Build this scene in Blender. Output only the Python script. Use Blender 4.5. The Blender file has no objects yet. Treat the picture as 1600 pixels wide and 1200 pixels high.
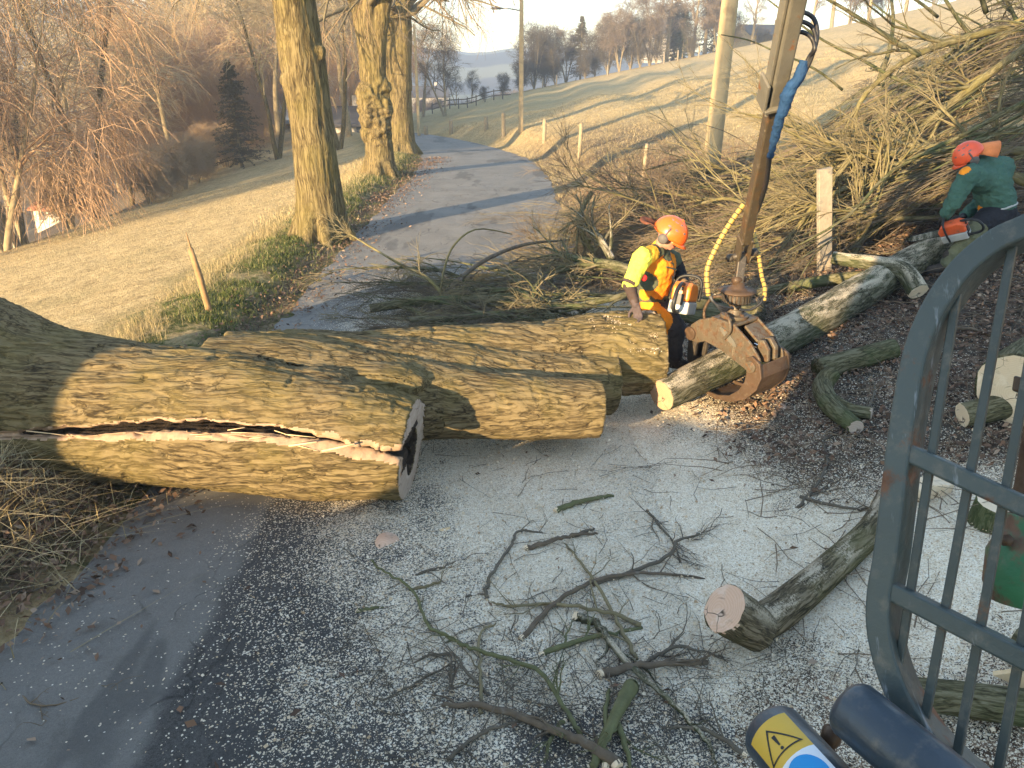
import bpy, math, random
import numpy as np
from mathutils import Vector, Matrix

# ------------------------------------------------------------------ camera, light, exposure
SC = bpy.context.scene
PITCH = math.radians(23.3)
FPX = 1186.0                       # focal length in pixels of the 1600 px wide photograph
CAM = np.array([0.0, 0.0, 3.0])
cam_d = bpy.data.cameras.new('camera'); cam_o = bpy.data.objects.new('camera', cam_d)
SC.collection.objects.link(cam_o); SC.camera = cam_o
cam_o.location = CAM; cam_o.rotation_euler = (math.pi/2 - PITCH, 0, 0)
cam_d.sensor_width = 36; cam_d.lens = FPX/1600*36
cam_d.clip_start = 0.05; cam_d.clip_end = 5000

SUN_EL = math.radians(11.3)
SUN_TO = np.array([0.60, 0.80])     # the way the light travels over the ground
w = bpy.data.worlds.new('World'); SC.world = w; w.use_nodes = True
nt = w.node_tree
bg = nt.nodes['Background']
sky = nt.nodes.new('ShaderNodeTexSky'); sky.sky_type = 'NISHITA'; sky.sun_disc = False
sky.sun_elevation = SUN_EL; sky.sun_rotation = math.atan2(-SUN_TO[0], -SUN_TO[1])
sky.altitude = 300; sky.air_density = 1.0; sky.dust_density = 0.25; sky.ozone_density = 1.0
nt.links.new(sky.outputs[0], bg.inputs[0]); bg.inputs[1].default_value = 0.15
sun_d = bpy.data.lights.new('sun', 'SUN'); sun_d.energy = 4.2; sun_d.angle = math.radians(0.5)
sun_d.color = (1.0, 0.74, 0.42)
sun_o = bpy.data.objects.new('sun', sun_d); SC.collection.objects.link(sun_o)
sd = Vector((SUN_TO[0]*math.cos(SUN_EL), SUN_TO[1]*math.cos(SUN_EL), -math.sin(SUN_EL)))
sun_o.rotation_euler = sd.to_track_quat('-Z', 'Y').to_euler(); sun_o.location = (-20, -20, 12)
SC.view_settings.view_transform = 'Standard'; SC.view_settings.look = 'None'
SC.view_settings.exposure = 2.15; SC.view_settings.gamma = 1; SC.view_settings.use_curve_mapping = False
SC.cycles.max_bounces = 6; SC.cycles.transparent_max_bounces = 8; SC.cycles.volume_bounces = 0
SC.cycles.use_denoising = True

# ------------------------------------------------------------------ numbers
CP, SP = math.cos(PITCH), math.sin(PITCH)
def ray(px, py):
    a, b = (px-800)/FPX, (600-py)/FPX
    return np.array([a, CP+b*SP, -SP+b*CP])
def at(px, py, Y):                  # the point Y metres ahead seen at a place in the photograph
    d = ray(px, py); return CAM + d*(Y/d[1])
def dep(px, py, D):                 # the same by depth along the view axis
    return CAM + ray(px, py)*D
def sst(a, b, x):
    t = np.clip((x-a)/(b-a), 0, 1); return t*t*(3-2*t)
def V3(*a): return np.array(a, float)
def nrm(v): return v/np.maximum(np.linalg.norm(v, axis=-1, keepdims=True), 1e-9)
def hsh(ix, iy, iz):
    n = (ix*73856093) ^ (iy*19349663) ^ (iz*83492791)
    n = (n ^ (n >> 13)) * 1274126177 & 0x7fffffff
    return n ^ (n >> 16)
GR = nrm(np.random.RandomState(5).normal(size=(256, 3)))
def noise(p):                       # gradient noise, about -1..1
    p = np.asarray(p, float); i = np.floor(p).astype(np.int64); f = p-i; u = f*f*f*(f*(f*6-15)+10)
    out = 0
    for dx in (0, 1):
        for dy in (0, 1):
            for dz in (0, 1):
                g = GR[hsh(i[..., 0]+dx, i[..., 1]+dy, i[..., 2]+dz) & 255]
                d = (g*(f-np.array([dx, dy, dz]))).sum(-1)
                wx = u[..., 0] if dx else 1-u[..., 0]; wy = u[..., 1] if dy else 1-u[..., 1]; wz = u[..., 2] if dz else 1-u[..., 2]
                out = out + d*wx*wy*wz
    return out*1.5
def n2(x, y, s, z=0.0):
    x = np.asarray(x, float); y = np.asarray(y, float)
    return noise(np.stack([x*s, y*s, np.zeros_like(x)+z], -1))

# ------------------------------------------------------------------ lie of the land
def roadx(y): y = np.asarray(y, float); d = np.clip(y-20, 0, 45); return -0.9-0.0058*d*d-np.clip(y-65, 0, 400)*0.52
def roadz(y):
    y = np.asarray(y, float); d = np.clip(y-12, 0, 24)
    return -0.0016*d*d-0.05*np.clip(y-36, 0, 1e4)
RW = 1.95
def gz(x, y):
    x, y = np.broadcast_arrays(np.asarray(x, float), np.asarray(y, float))
    zr = roadz(y); u = x-roadx(y)
    # hillside on the right
    H = 0.19*(x-1.05)+0.0007*np.clip(x-30, 0, 1e3)**2*np.exp(-np.clip(x-30, 0, 1e3)/40)-0.014*np.clip(y-10, 0, 1e4)
    H = H+0.30*sst(1.9, 3.6, u)*sst(9, 20, y)*(1-sst(45, 80, y))
    k = sst(RW-0.05, RW+1.6, u); right = zr*(1-k)+np.maximum(H, zr-3)*k
    # field falling away on the left
    fall = np.clip(-u-3.2, 0, 12); left = zr-0.21*fall-0.34*np.clip(-u-15.2, 0, 120)
    left = left+0.10*sst(-2.2, -2.9, u)-0.05*sst(-3.4, -4.2, u)
    left = left-0.13*np.clip(-x-18, 0, 70)*sst(28, 60, y)
    lk = sst(70, 130, y)*sst(-40, -15, x)
    z = np.where(u > 0, right, left*(1-lk)+np.minimum(H, left)*lk)
    z = z-0.32*np.clip(y-112, 0, 400)*sst(112, 135, y)
    z = np.maximum(z, -46.0)
    # far valley and wooded ridges
    r = np.hypot(x, y); az = np.degrees(np.arctan2(x, np.maximum(y, 1)))
    el = np.interp(az, [-60, -33, -21, -10, -3, 0, 6, 30], [4.4, 3.5, 2.2, 0.9, 0.25, 0.5, 0.35, 0.2])
    top = 49+r*np.tan(np.radians(el))+n2(x, y, 0.006)*7
    far = -46+top*sst(330, 760, r)*0.97+n2(x, y, 0.02, 3)*3*sst(330, 600, r)
    low = -46+(top*0.52)*sst(260, 430, r)*np.exp(-((az+3)/7.0)**2)
    z = np.where(y > 60, np.maximum(z, np.maximum(far, low)), z)
    z = np.where((x < -60) & (r > 300), np.maximum(z, far), z)
    # unseen bank by the tractor, added to shade the foreground; earth thrown up by the roots
    bk = sst(-19, -15, x)*(1-sst(-4.2, -3.3, x))*sst(-8.5, -5, y)*(1-sst(-2.6, -1.2, y)); z = z*(1-bk)+(1.84+0.34*sst(-6.7, -5.7, x)+0.05*n2(x, y, 1.1))*bk
    z = z+0.42*np.exp(-((x+3.55)/0.42)**2-((y-4.45)/0.75)**2)
    z = z+(0.03*n2(x, y, 0.9)+0.012*n2(x, y, 3.1))*sst(RW, RW+0.9, np.abs(u))
    # cow paths along the slope
    z = z+0.15*sst(6, 12, u)*np.sin((x*0.19-0.014*y+0.15*n2(x, y, 0.05))*6.0)*sst(14, 25, y)*(1-sst(95, 115, y))
    return z
def gnd(px, py, lift=0.0):          # where a sight line meets the ground
    d = ray(px, py); t = np.concatenate([np.arange(1.0, 60, 0.02), np.arange(60, 500, 0.2)])
    P = CAM+d*t[:, None]; b = P[:, 2] < gz(P[:, 0], P[:, 1])+lift
    i = int(np.argmax(b)) if b.any() else len(t)-1
    return P[i].copy()

# ------------------------------------------------------------------ object bookkeeping
ORG = {}
def tag(o, label=None, cat=None, group=None, kind=None):
    if label: o['label'] = label
    if cat: o['category'] = cat
    if group: o['group'] = group
    if kind: o['kind'] = kind
    return o
def empty(name, loc, label, cat, group=None):
    o = bpy.data.objects.new(name, None); SC.collection.objects.link(o); o.location = [float(c) for c in loc]; o.empty_display_size = 0.2
    ORG[o.name] = np.array(loc, float); return tag(o, label, cat, group)
class MB:
    def __init__(s): s.v = []; s.t = []; s.q = []; s.n = 0; s.r = []; s.tc = []; s.mt = []; s.mq = []; s.ng = []
    def add(s, V, T=None, Q=None, tc=None, rnd=None, m=0):
        V = np.asarray(V, float).reshape(-1, 3); b = s.n; s.v.append(V); s.n += len(V)
        s.tc.append(V if tc is None else np.asarray(tc, float).reshape(-1, 3))
        s.r.append(np.full(len(V), 0.5) if rnd is None else np.broadcast_to(np.asarray(rnd, float), (len(V),)))
        if T is not None and len(T): T = np.asarray(T, int).reshape(-1, 3); s.t.append(T+b); s.mt.append(np.full(len(T), m))
        if Q is not None and len(Q): Q = np.asarray(Q, int).reshape(-1, 4); s.q.append(Q+b); s.mq.append(np.full(len(Q), m))
        return s
    def poly(s, V, F, m=0):
        b = s.n; V = np.asarray(V, float); s.add(V)
        for f in F: s.ng.append(([i+b for i in f], m))
        return s
    def box(s, c, h, ax=None, m=0):
        c = np.asarray(c, float); ax = np.eye(3) if ax is None else np.asarray(ax, float)
        k = np.array([[-1,-1,-1],[1,-1,-1],[1,1,-1],[-1,1,-1],[-1,-1,1],[1,-1,1],[1,1,1],[-1,1,1]], float)
        return s.add(c+(k*np.asarray(h, float))@ax, Q=[[0,3,2,1],[4,5,6,7],[0,1,5,4],[1,2,6,5],[2,3,7,6],[3,0,4,7]], m=m)
    def beam(s, a, b, w, h, up=(0,0,1), m=0):
        a = np.asarray(a, float); b = np.asarray(b, float); d = b-a; L = np.linalg.norm(d); d = d/L
        side = nrm(np.cross(d, up)); u2 = np.cross(side, d)
        return s.box((a+b)/2, (L/2, w/2, h/2), np.array([d, side, u2]), m)
    def tubes(s, P, R, sides=6, caps=False, m=0, rnd=None, wob=0.0):
        P = np.asarray(P, float); R = np.asarray(R, float)
        if P.ndim == 2: P = P[None]; R = R[None]
        N, k, _ = P.shape
        if N == 0: return s
        T = np.empty_like(P); T[:, 1:-1] = P[:, 2:]-P[:, :-2]; T[:, 0] = P[:, 1]-P[:, 0]; T[:, -1] = P[:, -1]-P[:, -2]; T = nrm(T)
        d = nrm(P[:, -1]-P[:, 0]); ref = np.where(np.abs(d[:, 2:3]) < 0.8, np.array([[0,0,1.0]]), np.array([[1.0,0,0]]))
        U = ref[:, None]-(ref[:, None]*T).sum(-1, keepdims=True)*T; U = nrm(U); W = np.cross(T, U)
        th = np.arange(sides)*2*math.pi/sides; c, sn = np.cos(th), np.sin(th)
        S = np.concatenate([np.zeros((N, 1)), np.cumsum(np.linalg.norm(np.diff(P, axis=1), axis=-1), 1)], 1)
        off = (np.arange(N)*7.31 % 50)[:, None]
        tc = np.stack([np.broadcast_to((S+off)[..., None], (N, k, sides)), R[..., None]*c, R[..., None]*sn], -1)
        RR = np.broadcast_to(R[..., None], (N, k, sides))
        if wob: RR = RR*(1+wob*noise(tc*np.array([2.0, 6, 6])))
        V = P[:, :, None]+U[:, :, None]*(RR*c)[..., None]+W[:, :, None]*(RR*sn)[..., None]
        b = (np.arange(N)*k*sides)[:, None, None]; i = np.arange(k-1)[None, :, None]*sides; j = np.arange(sides)[None, None, :]; j2 = (j+1) % sides
        Q = np.stack([b+i+j, b+i+j2, b+i+sides+j2, b+i+sides+j], -1)
        rn = None if rnd is None else np.repeat(np.broadcast_to(rnd, (N,)), k*sides)
        b0 = s.n; s.add(V, Q=Q.reshape(-1, 4), tc=tc, rnd=rn, m=m)
        if caps:
            for n in range(N):
                o = b0+n*k*sides
                s.ng.append(([o+q for q in range(sides)][::-1], m)); s.ng.append(([o+(k-1)*sides+q for q in range(sides)], m))
        return s
    def capsule(s, a, b, ra, rb, m=0, sides=14):
        a = np.asarray(a, float); b = np.asarray(b, float); L = max(np.linalg.norm(b-a), 1e-4); d = (b-a)/L
        al = [-1, -.92, -.7, -.38, 0]; P = [a+d*ra*x for x in al]+[b-d*rb*x for x in al[::-1]]
        R = [ra*math.sqrt(max(1-x*x, 1e-4)) for x in al]+[rb*math.sqrt(max(1-x*x, 1e-4)) for x in al[::-1]]
        return s.tubes(np.array(P), np.array(R), sides, caps=True, m=m)
    def chain(s, pts, m=0):
        for (a, ra), (b, rb) in zip(pts[:-1], pts[1:]): s.capsule(a, b, ra, rb, m)
        return s
    def ell(s, c, r, ax=None, m=0, nu=20, nv=12, cut=None):
        ax = np.eye(3) if ax is None else np.asarray(ax, float); v = np.linspace(0, math.pi, nv+1); u = np.arange(nu)*2*math.pi/nu
        if cut is not None: v = np.linspace(0, cut, nv+1)
        G = np.stack([np.sin(v)[:, None]*np.cos(u), np.sin(v)[:, None]*np.sin(u), np.repeat(np.cos(v)[:, None], nu, 1)], -1)
        V = np.asarray(c)+(G.reshape(-1, 3)*np.asarray(r))@ax
        i = np.arange(nv)[:, None]*nu; j = np.arange(nu)[None]
        Q = np.stack([i+j, i+nu+j, i+nu+(j+1) % nu, i+(j+1) % nu], -1).reshape(-1, 4)
        return s.add(V, Q=Q, m=m)
    def prism(s, pts, o, ax, th, m=0):  # outline in (ax0, ax1), thickness along ax2 (centred)
        ax = np.asarray(ax, float); p = np.asarray(pts, float); n = len(p)
        a = np.asarray(o)+p[:, :1]*ax[0]+p[:, 1:2]*ax[1]
        V = np.concatenate([a-ax[2]*th/2, a+ax[2]*th/2])
        F = [list(range(n))[::-1], [n+i for i in range(n)]]+[[i, (i+1) % n, n+(i+1) % n, n+i] for i in range(n)]
        return s.poly(V, F, m)
    def arrays(s):
        V = np.concatenate(s.v); return V
    def build(s, name, mats, parent=None, org=None, smooth=True, bevel=0.0):
        V = np.concatenate(s.v); tc = np.concatenate(s.tc); r = np.concatenate(s.r)
        o0 = ORG[parent.name] if parent is not None else (np.zeros(3) if org is None else np.asarray(org, float))
        V = V-o0
        me = bpy.data.meshes.new(name)
        T = np.concatenate(s.t) if s.t else np.zeros((0, 3), int); Q = np.concatenate(s.q) if s.q else np.zeros((0, 4), int)
        ngl = [i for f, _ in s.ng for i in f]; ngc = [len(f) for f, _ in s.ng]
        loops = np.concatenate([T.ravel(), Q.ravel(), np.array(ngl, int)]).astype(np.int32)
        cnt = np.concatenate([np.full(len(T), 3), np.full(len(Q), 4), np.array(ngc, int)]).astype(np.int32)
        st = np.concatenate([[0], np.cumsum(cnt)[:-1]]).astype(np.int32)
        mi = np.concatenate(([np.zeros(0, int)]+s.mt+s.mq+[np.array([m for _, m in s.ng], int)])).astype(np.int32)
        me.vertices.add(len(V)); me.vertices.foreach_set('co', V.astype(np.float32).ravel())
        me.loops.add(len(loops)); me.loops.foreach_set('vertex_index', loops)
        me.polygons.add(len(cnt)); me.polygons.foreach_set('loop_start', st)
        me.polygons.foreach_set('material_index', mi)
        me.polygons.foreach_set('use_smooth', np.full(len(cnt), bool(smooth)))
        a = me.attributes.new('tc', 'FLOAT_VECTOR', 'POINT'); a.data.foreach_set('vector', tc.astype(np.float32).ravel())
        a = me.attributes.new('rnd', 'FLOAT', 'POINT'); a.data.foreach_set('value', r.astype(np.float32))
        me.update(calc_edges=True); me.validate()
        for mt in (mats if isinstance(mats, (list, tuple)) else [mats]): me.materials.append(mt)
        o = bpy.data.objects.new(name, me); SC.collection.objects.link(o)
        if parent is not None: o.parent = parent
        else: o.location = o0
        ORG[o.name] = o0
        if bevel:
            b = o.modifiers.new('bevel', 'BEVEL'); b.width = bevel; b.segments = 2; b.limit_method = 'ANGLE'; b.angle_limit = 0.6
        return o
def attr(o, name, vals):
    a = o.data.attributes.new(name, 'FLOAT', 'POINT'); a.data.foreach_set('value', np.asarray(vals, np.float32))
def remesh(mb, voxel, smooth=2, fac=0.5, cut=()):
    o = mb.build('tmp', [])
    for c in cut: bm_ = o.modifiers.new('b', 'BOOLEAN'); bm_.operation = 'DIFFERENCE'; bm_.object = c; bm_.solver = 'FAST'
    m = o.modifiers.new('r', 'REMESH'); m.mode = 'VOXEL'; m.voxel_size = voxel
    if smooth: s = o.modifiers.new('s', 'SMOOTH'); s.iterations = smooth; s.factor = fac
    dg = bpy.context.evaluated_depsgraph_get(); me = bpy.data.meshes.new_from_object(o.evaluated_get(dg))
    V = np.empty(len(me.vertices)*3, np.float32); me.vertices.foreach_get('co', V); V = V.reshape(-1, 3).astype(float)
    N = np.empty(len(me.vertices)*3, np.float32); me.vertices.foreach_get('normal', N); N = N.reshape(-1, 3).astype(float)
    L = np.empty(len(me.loops), np.int32); me.loops.foreach_get('vertex_index', L)
    C = np.empty(len(me.polygons), np.int32); me.polygons.foreach_get('loop_total', C)
    S = np.empty(len(me.polygons), np.int32); me.polygons.foreach_get('loop_start', S)
    Q = L[S[C == 4][:, None]+np.arange(4)]; T = L[S[C == 3][:, None]+np.arange(3)]
    m0 = o.data; bpy.data.objects.remove(o); bpy.data.meshes.remove(m0); bpy.data.meshes.remove(me)
    return V, N, Q, T
def copy_tree(o, loc, rz=0, sc=1.0, label=None, group=None):
    c = o.copy(); SC.collection.objects.link(c); c.location = [float(q) for q in loc]; c.rotation_euler = (0, 0, rz); c.scale = (sc, sc, sc)
    if label: c['label'] = label
    if group: c['group'] = group
    for ch in o.children:
        d = ch.copy(); SC.collection.objects.link(d); d.parent = c
        for g in ch.children: e = g.copy(); SC.collection.objects.link(e); e.parent = d
    return c

# ------------------------------------------------------------------ materials
def mat(name, rough=0.85, metal=0.0, spec=0.3):
    m = bpy.data.materials.new(name); m.use_nodes = True; b = m.node_tree.nodes['Principled BSDF']
    b.inputs['Roughness'].default_value = rough; b.inputs['Metallic'].default_value = metal; b.inputs['Specular IOR Level'].default_value = spec
    return m, m.node_tree, b
class G:                            # small node-graph writer
    def __init__(s, t): s.t = t
    def n(s, k, **kw):
        x = s.t.nodes.new('ShaderNode'+k)
        for a, v in kw.items(): setattr(x, a, v)
        return x
    def set(s, inp, v):
        if hasattr(v, 'is_output'): s.t.links.new(v, inp)
        elif isinstance(v, (tuple, list)) and len(v) == 3 and inp.type == 'RGBA': inp.default_value = (*v, 1)
        else: inp.default_value = v
    def attr(s, name, out=1): return s.n('Attribute', attribute_name=name).outputs[{'v': 'Vector', 'f': 'Fac', 'c': 'Color'}[out] if isinstance(out, str) else out]
    def obj(s): return s.n('TexCoord').outputs['Object']
    def map(s, v, sc, loc=(0,0,0)):
        m = s.n('Mapping'); s.set(m.inputs[0], v); m.inputs['Scale'].default_value = sc; m.inputs['Location'].default_value = loc; return m.outputs[0]
    def noise(s, v, sc, det=4, ro=0.55, dist=0.0):
        x = s.n('TexNoise'); s.set(x.inputs['Vector'], v); x.inputs['Scale'].default_value = sc; x.inputs['Detail'].default_value = det
        x.inputs['Roughness'].default_value = ro; x.inputs['Distortion'].default_value = dist; return x.outputs[0]
    def vor(s, v, sc, out='Distance', feat='F1', rnd=1.0):
        x = s.n('TexVoronoi', feature=feat); s.set(x.inputs['Vector'], v); x.inputs['Scale'].default_value = sc; x.inputs['Randomness'].default_value = rnd; return x.outputs[out]
    def ramp(s, f, *st):
        r = s.n('ValToRGB'); s.set(r.inputs[0], f); e = r.color_ramp.elements
        while len(e) < len(st): e.new(0.5)
        for q, (p, c) in zip(e, st): q.position = p; q.color = (*c, 1) if isinstance(c, (tuple, list)) else (c, c, c, 1)
        return r.outputs[0]
    def math(s, op, a, b=None, c=None, clamp=False):
        x = s.n('Math', operation=op, use_clamp=clamp); s.set(x.inputs[0], a)
        if b is not None: s.set(x.inputs[1], b)
        if c is not None: s.set(x.inputs[2], c)
        return x.outputs[0]
    def mix(s, f, a, b, bt='MIX'):
        x = s.n('Mix', data_type='RGBA', blend_type=bt); s.set(x.inputs['Factor'], f); s.set(x.inputs[6], a); s.set(x.inputs[7], b); return x.outputs[2]
    def bump(s, b, h, st=0.5, d=0.01):
        x = s.n('Bump'); s.set(x.inputs['Height'], h); x.inputs['Strength'].default_value = st; x.inputs['Distance'].default_value = d
        s.t.links.new(x.outputs[0], b.inputs['Normal'])
    def sstep(s, f, a, b):
        x = s.n('MapRange', interpolation_type='SMOOTHSTEP'); s.set(x.inputs[0], f); x.inputs[1].default_value = a; x.inputs[2].default_value = b; return x.outputs[0]
def bark(name, dark, mid, light, moss, along=3.0, across=16.0, bump=0.9, dist=0.02, dust=0.0, mossamt=0.5):
    m, t, b = mat(name, 0.92, spec=0.12); g = G(t); v = g.attr('tc', 'v')
    wv = g.n('VectorMath', operation='ADD'); nz = g.n('TexNoise'); g.set(nz.inputs['Vector'], g.map(v, (1.2, 2, 2))); nz.inputs['Scale'].default_value = 1.6; nz.inputs['Detail'].default_value = 3
    sc = g.n('VectorMath', operation='SCALE'); g.set(sc.inputs[0], nz.outputs['Color']); sc.inputs['Scale'].default_value = 0.16
    g.set(wv.inputs[0], v); g.set(wv.inputs[1], sc.outputs[0]); vv = wv.outputs[0]
    f0 = g.noise(g.map(vv, (along*.55, across*.8, across*.8)), 1.0, 4, 0.62); f1 = g.math('ABSOLUTE', g.math('SUBTRACT', f0, 0.5)); f2 = g.noise(g.map(vv, (along*2.4, across*2.2, across*2.2)), 1.0, 7, 0.7)
    f3 = g.vor(g.map(vv, (along*1.0, across*1.1, across*1.1)), 1.0, feat='DISTANCE_TO_EDGE'); fis = g.math('MULTIPLY', g.sstep(f3, 0.11, 0.01), g.sstep(g.noise(v, 3.2, 4, 0.65), 0.40, 0.60))
    h = g.math('SUBTRACT', g.math('ADD', g.math('MULTIPLY', g.sstep(f1, 0.0, 0.09), 0.34), g.math('MULTIPLY', f2, 0.88)), g.math('MULTIPLY', fis, 0.24))
    col = g.ramp(h, (0.30, dark), (0.62, mid), (0.98, light))
    big = g.noise(v, 1.7, 4, 0.6)
    col = g.mix(g.math('MULTIPLY', g.sstep(big, 0.42, 0.64), mossamt), col, g.mix(0.35, moss, col))
    fl = g.noise(g.map(v, (8, 14, 14)), 1.0, 3, 0.7); col = g.mix(g.math('MULTIPLY', g.sstep(fl, 0.62, 0.8), 0.3), col, light)
    if dust:
        geo = g.n('NewGeometry'); sx = g.n('SeparateXYZ'); g.set(sx.inputs[0], geo.outputs['Normal'])
        up = g.sstep(sx.outputs[2], 0.25, 0.85); sp = g.noise(v, 95, 4, 0.8); sp2 = g.noise(g.map(v, (4, 14, 14)), 1, 3)
        k = g.math('MULTIPLY', up, g.sstep(g.math('ADD', g.math('MULTIPLY', sp, 0.6), g.math('MULTIPLY', sp2, 0.6)), 0.66-0.14*dust, 0.78-0.14*dust))
        col = g.mix(g.math('MULTIPLY', k, .8), col, (0.54, 0.46, 0.34))
    g.set(b.inputs['Base Color'], col); g.bump(b, h, bump, dist)
    return m
def flat(name, col, var=0.15, rough=0.8, sc=14.0, metal=0.0, spec=0.3, bump=0.0, second=None, thr=(0.55, 0.7)):
    m, t, b = mat(name, rough, metal, spec); g = G(t); v = g.attr('tc', 'v'); nz = g.noise(v, sc, 5, 0.65)
    c = g.ramp(nz, (0.25, tuple(x*(1-var) for x in col)), (0.75, tuple(min(x*(1+var), 1) for x in col)))
    if second: c = g.mix(g.sstep(g.noise(v, sc*0.55, 6, 0.7), *thr), c, second)
    g.set(b.inputs['Base Color'], c)
    if bump: g.bump(b, g.noise(v, sc*2.2, 5, 0.7), 1.0, bump)
    return m

M = {}
M['bark_fallen'] = bark('bark_fallen', (0.038,0.028,0.015), (0.15,0.112,0.056), (0.24,0.187,0.102), (0.155,0.125,0.04), 3.2, 24, 0.8, 0.014, dust=0.0, mossamt=0.55)
M['bark_linden'] = bark('bark_linden', (0.042,0.031,0.016), (0.135,0.103,0.048), (0.225,0.178,0.09), (0.145,0.118,0.035), 1.8, 15, 0.9, 0.018, mossamt=0.55)
M['bark_log'] = bark('bark_log', (0.03,0.024,0.015), (0.12,0.095,0.055), (0.27,0.22,0.15), (0.11,0.115,0.035), 4, 24, 0.9, 0.014, dust=0.5)
M['bark_dusty'] = bark('bark_dusty', (0.025,0.022,0.014), (0.085,0.078,0.045), (0.22,0.2,0.15), (0.07,0.095,0.028), 5, 26, 0.9, 0.014, dust=0.8)
M['bark_mossy'] = bark('bark_mossy', (0.03,0.026,0.014), (0.105,0.095,0.05), (0.2,0.18,0.12), (0.06,0.085,0.03), 6, 30, 0.7, 0.008, mossamt=0.9)
M['bark_brush'] = bark('bark_brush', (0.05,0.042,0.024), (0.14,0.118,0.058), (0.24,0.205,0.12), (0.17,0.145,0.05), 4, 26, 0.5, 0.006, mossamt=0.9)
M['bark_far'] = flat('bark_far', (0.26,0.205,0.12), 0.35, 0.9, 6)
M['twig'] = flat('twig', (0.36,0.25,0.145), 0.3, 0.9, 3)
M['twig_olive'] = flat('twig_olive', (0.185,0.15,0.08), 0.35, 0.9, 3)
M['twig_dark'] = flat('twig_dark', (0.115,0.095,0.068), 0.35, 0.9, 5)
M['twig_pale'] = flat('twig_pale', (0.50,0.39,0.23), 0.3, 0.9, 3)
M['twig_red'] = flat('twig_red', (0.36,0.23,0.135), 0.3, 0.9, 3)
M['twig_near'] = flat('twig_near', (0.165,0.12,0.075), 0.35, 0.9, 5)
M['twig_bramble'] = flat('twig_bramble', (0.20,0.12,0.07), 0.35, 0.9, 5)
M['twig_ridge'] = flat('twig_ridge', (0.22,0.165,0.115), 0.35, 0.9, 3)
M['stick'] = flat('stick_green', (0.115,0.115,0.05), 0.35, 0.85, 16, bump=0.004, second=(0.17,0.15,0.09))
M['stick_brown'] = flat('stick_brown', (0.12,0.09,0.06), 0.35, 0.85, 16, bump=0.004, second=(0.2,0.18,0.15))
M['needles'] = flat('needles', (0.04,0.055,0.024), 0.4, 0.8, 2)
M['needles_brown'] = flat('needles_brown', (0.085,0.07,0.038), 0.4, 0.8, 2)
M['torn'] = flat('torn', (0.33,0.225,0.145), 0.25, 0.75, 22, bump=0.004)
M['splinter'] = flat('splinter', (0.66,0.48,0.27), 0.2, 0.7, 22)
def wood_cut(name, c0, c1, c2):
    m, t, b = mat(name, 0.75, spec=0.2); g = G(t); v = g.obj()
    d = g.n('VectorMath', operation='LENGTH'); nz = g.n('TexNoise'); g.set(nz.inputs['Vector'], v); nz.inputs['Scale'].default_value = 7
    ad = g.n('VectorMath', operation='MULTIPLY_ADD'); g.set(ad.inputs[0], nz.outputs['Color']); ad.inputs[1].default_value = (0.05,)*3; g.set(ad.inputs[2], v); g.set(d.inputs[0], ad.outputs[0])
    r = g.math('SINE', g.math('MULTIPLY', d.outputs['Value'], 420.0)); col = g.mix(g.math('MULTIPLY_ADD', r, 0.2, 0.3), c0, c1)
    col = g.mix(g.sstep(g.noise(v, 9, 4), 0.5, 0.72), col, c2)
    col = g.mix(g.math('MULTIPLY', g.sstep(g.noise(g.map(v, (25, 160, 25)), 1, 3), 0.5, 0.7), 0.3), col, c1)
    ck = g.vor(ad.outputs[0], 7.0, feat='DISTANCE_TO_EDGE'); col = g.mix(g.math('MULTIPLY', g.sstep(ck, 0.022, 0.004), g.sstep(g.noise(v, 5, 2), 0.45, 0.6)), col, (0.07,0.045,0.03)); col = g.mix(g.math('MULTIPLY', g.sstep(g.noise(v, 16, 4, 0.7), 0.56, 0.7), 0.35), col, (0.24,0.15,0.09))
    g.set(b.inputs['Base Color'], col); g.bump(b, g.noise(g.map(v, (30, 200, 30)), 1, 3), 0.4, 0.003); return m
M['cut'] = wood_cut('cut_wood', (0.42,0.27,0.16), (0.33,0.19,0.105), (0.48,0.34,0.21))
M['cut_grey'] = wood_cut('cut_wood_grey', (0.42,0.34,0.27), (0.33,0.25,0.19), (0.48,0.40,0.33))
M['cut_pale'] = wood_cut('cut_wood_pale', (0.72,0.58,0.40), (0.62,0.47,0.30), (0.78,0.66,0.5))
M['cut_pink'] = wood_cut('cut_wood_pink', (0.66,0.45,0.32), (0.55,0.34,0.22), (0.72,0.56,0.44))
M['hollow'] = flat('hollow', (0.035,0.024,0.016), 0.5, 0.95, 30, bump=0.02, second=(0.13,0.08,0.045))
# ------------------------------------------------------------------ ground
def dustmask(x, y):
    x = np.asarray(x, float); y = np.asarray(y, float)
    n = n2(x, y, 0.9, 2)*0.5+n2(x, y, 2.3, 7)*0.4+n2(x, y, 6.0, 1)*0.3+n2(x, y, 14.0, 1)*0.2
    d = sst(-1.9, 0.1, x+0.12*(y-3)+0.4*n)*(0.82+0.65*n)
    d = d+0.38*np.exp(-((x-1.7)/1.15)**2-((y-4.2)/1.0)**2)+0.28*np.exp(-((x+0.2)/0.8)**2-((y-4.1)/0.7)**2)
    d = d-0.22*np.exp(-((x-0.35)/0.7)**2-((y-2.7)/0.8)**2)-0.15*np.exp(-((x+0.2)/0.6)**2-((y-4.75)/0.35)**2)
    d = d*(1-sst(8.5, 12, y))*(1-0.85*sst(2.9, 4.6, x))
    d = d*(1-0.78*sst(1.5, 2.1, x+0.5*n)*sst(4.1, 4.9, y+0.6*n))
    d = d*(0.5+0.5*sst(2.1, 3.7, y+.5*n))
    return np.clip(d*1.08, 0, .96)
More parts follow.
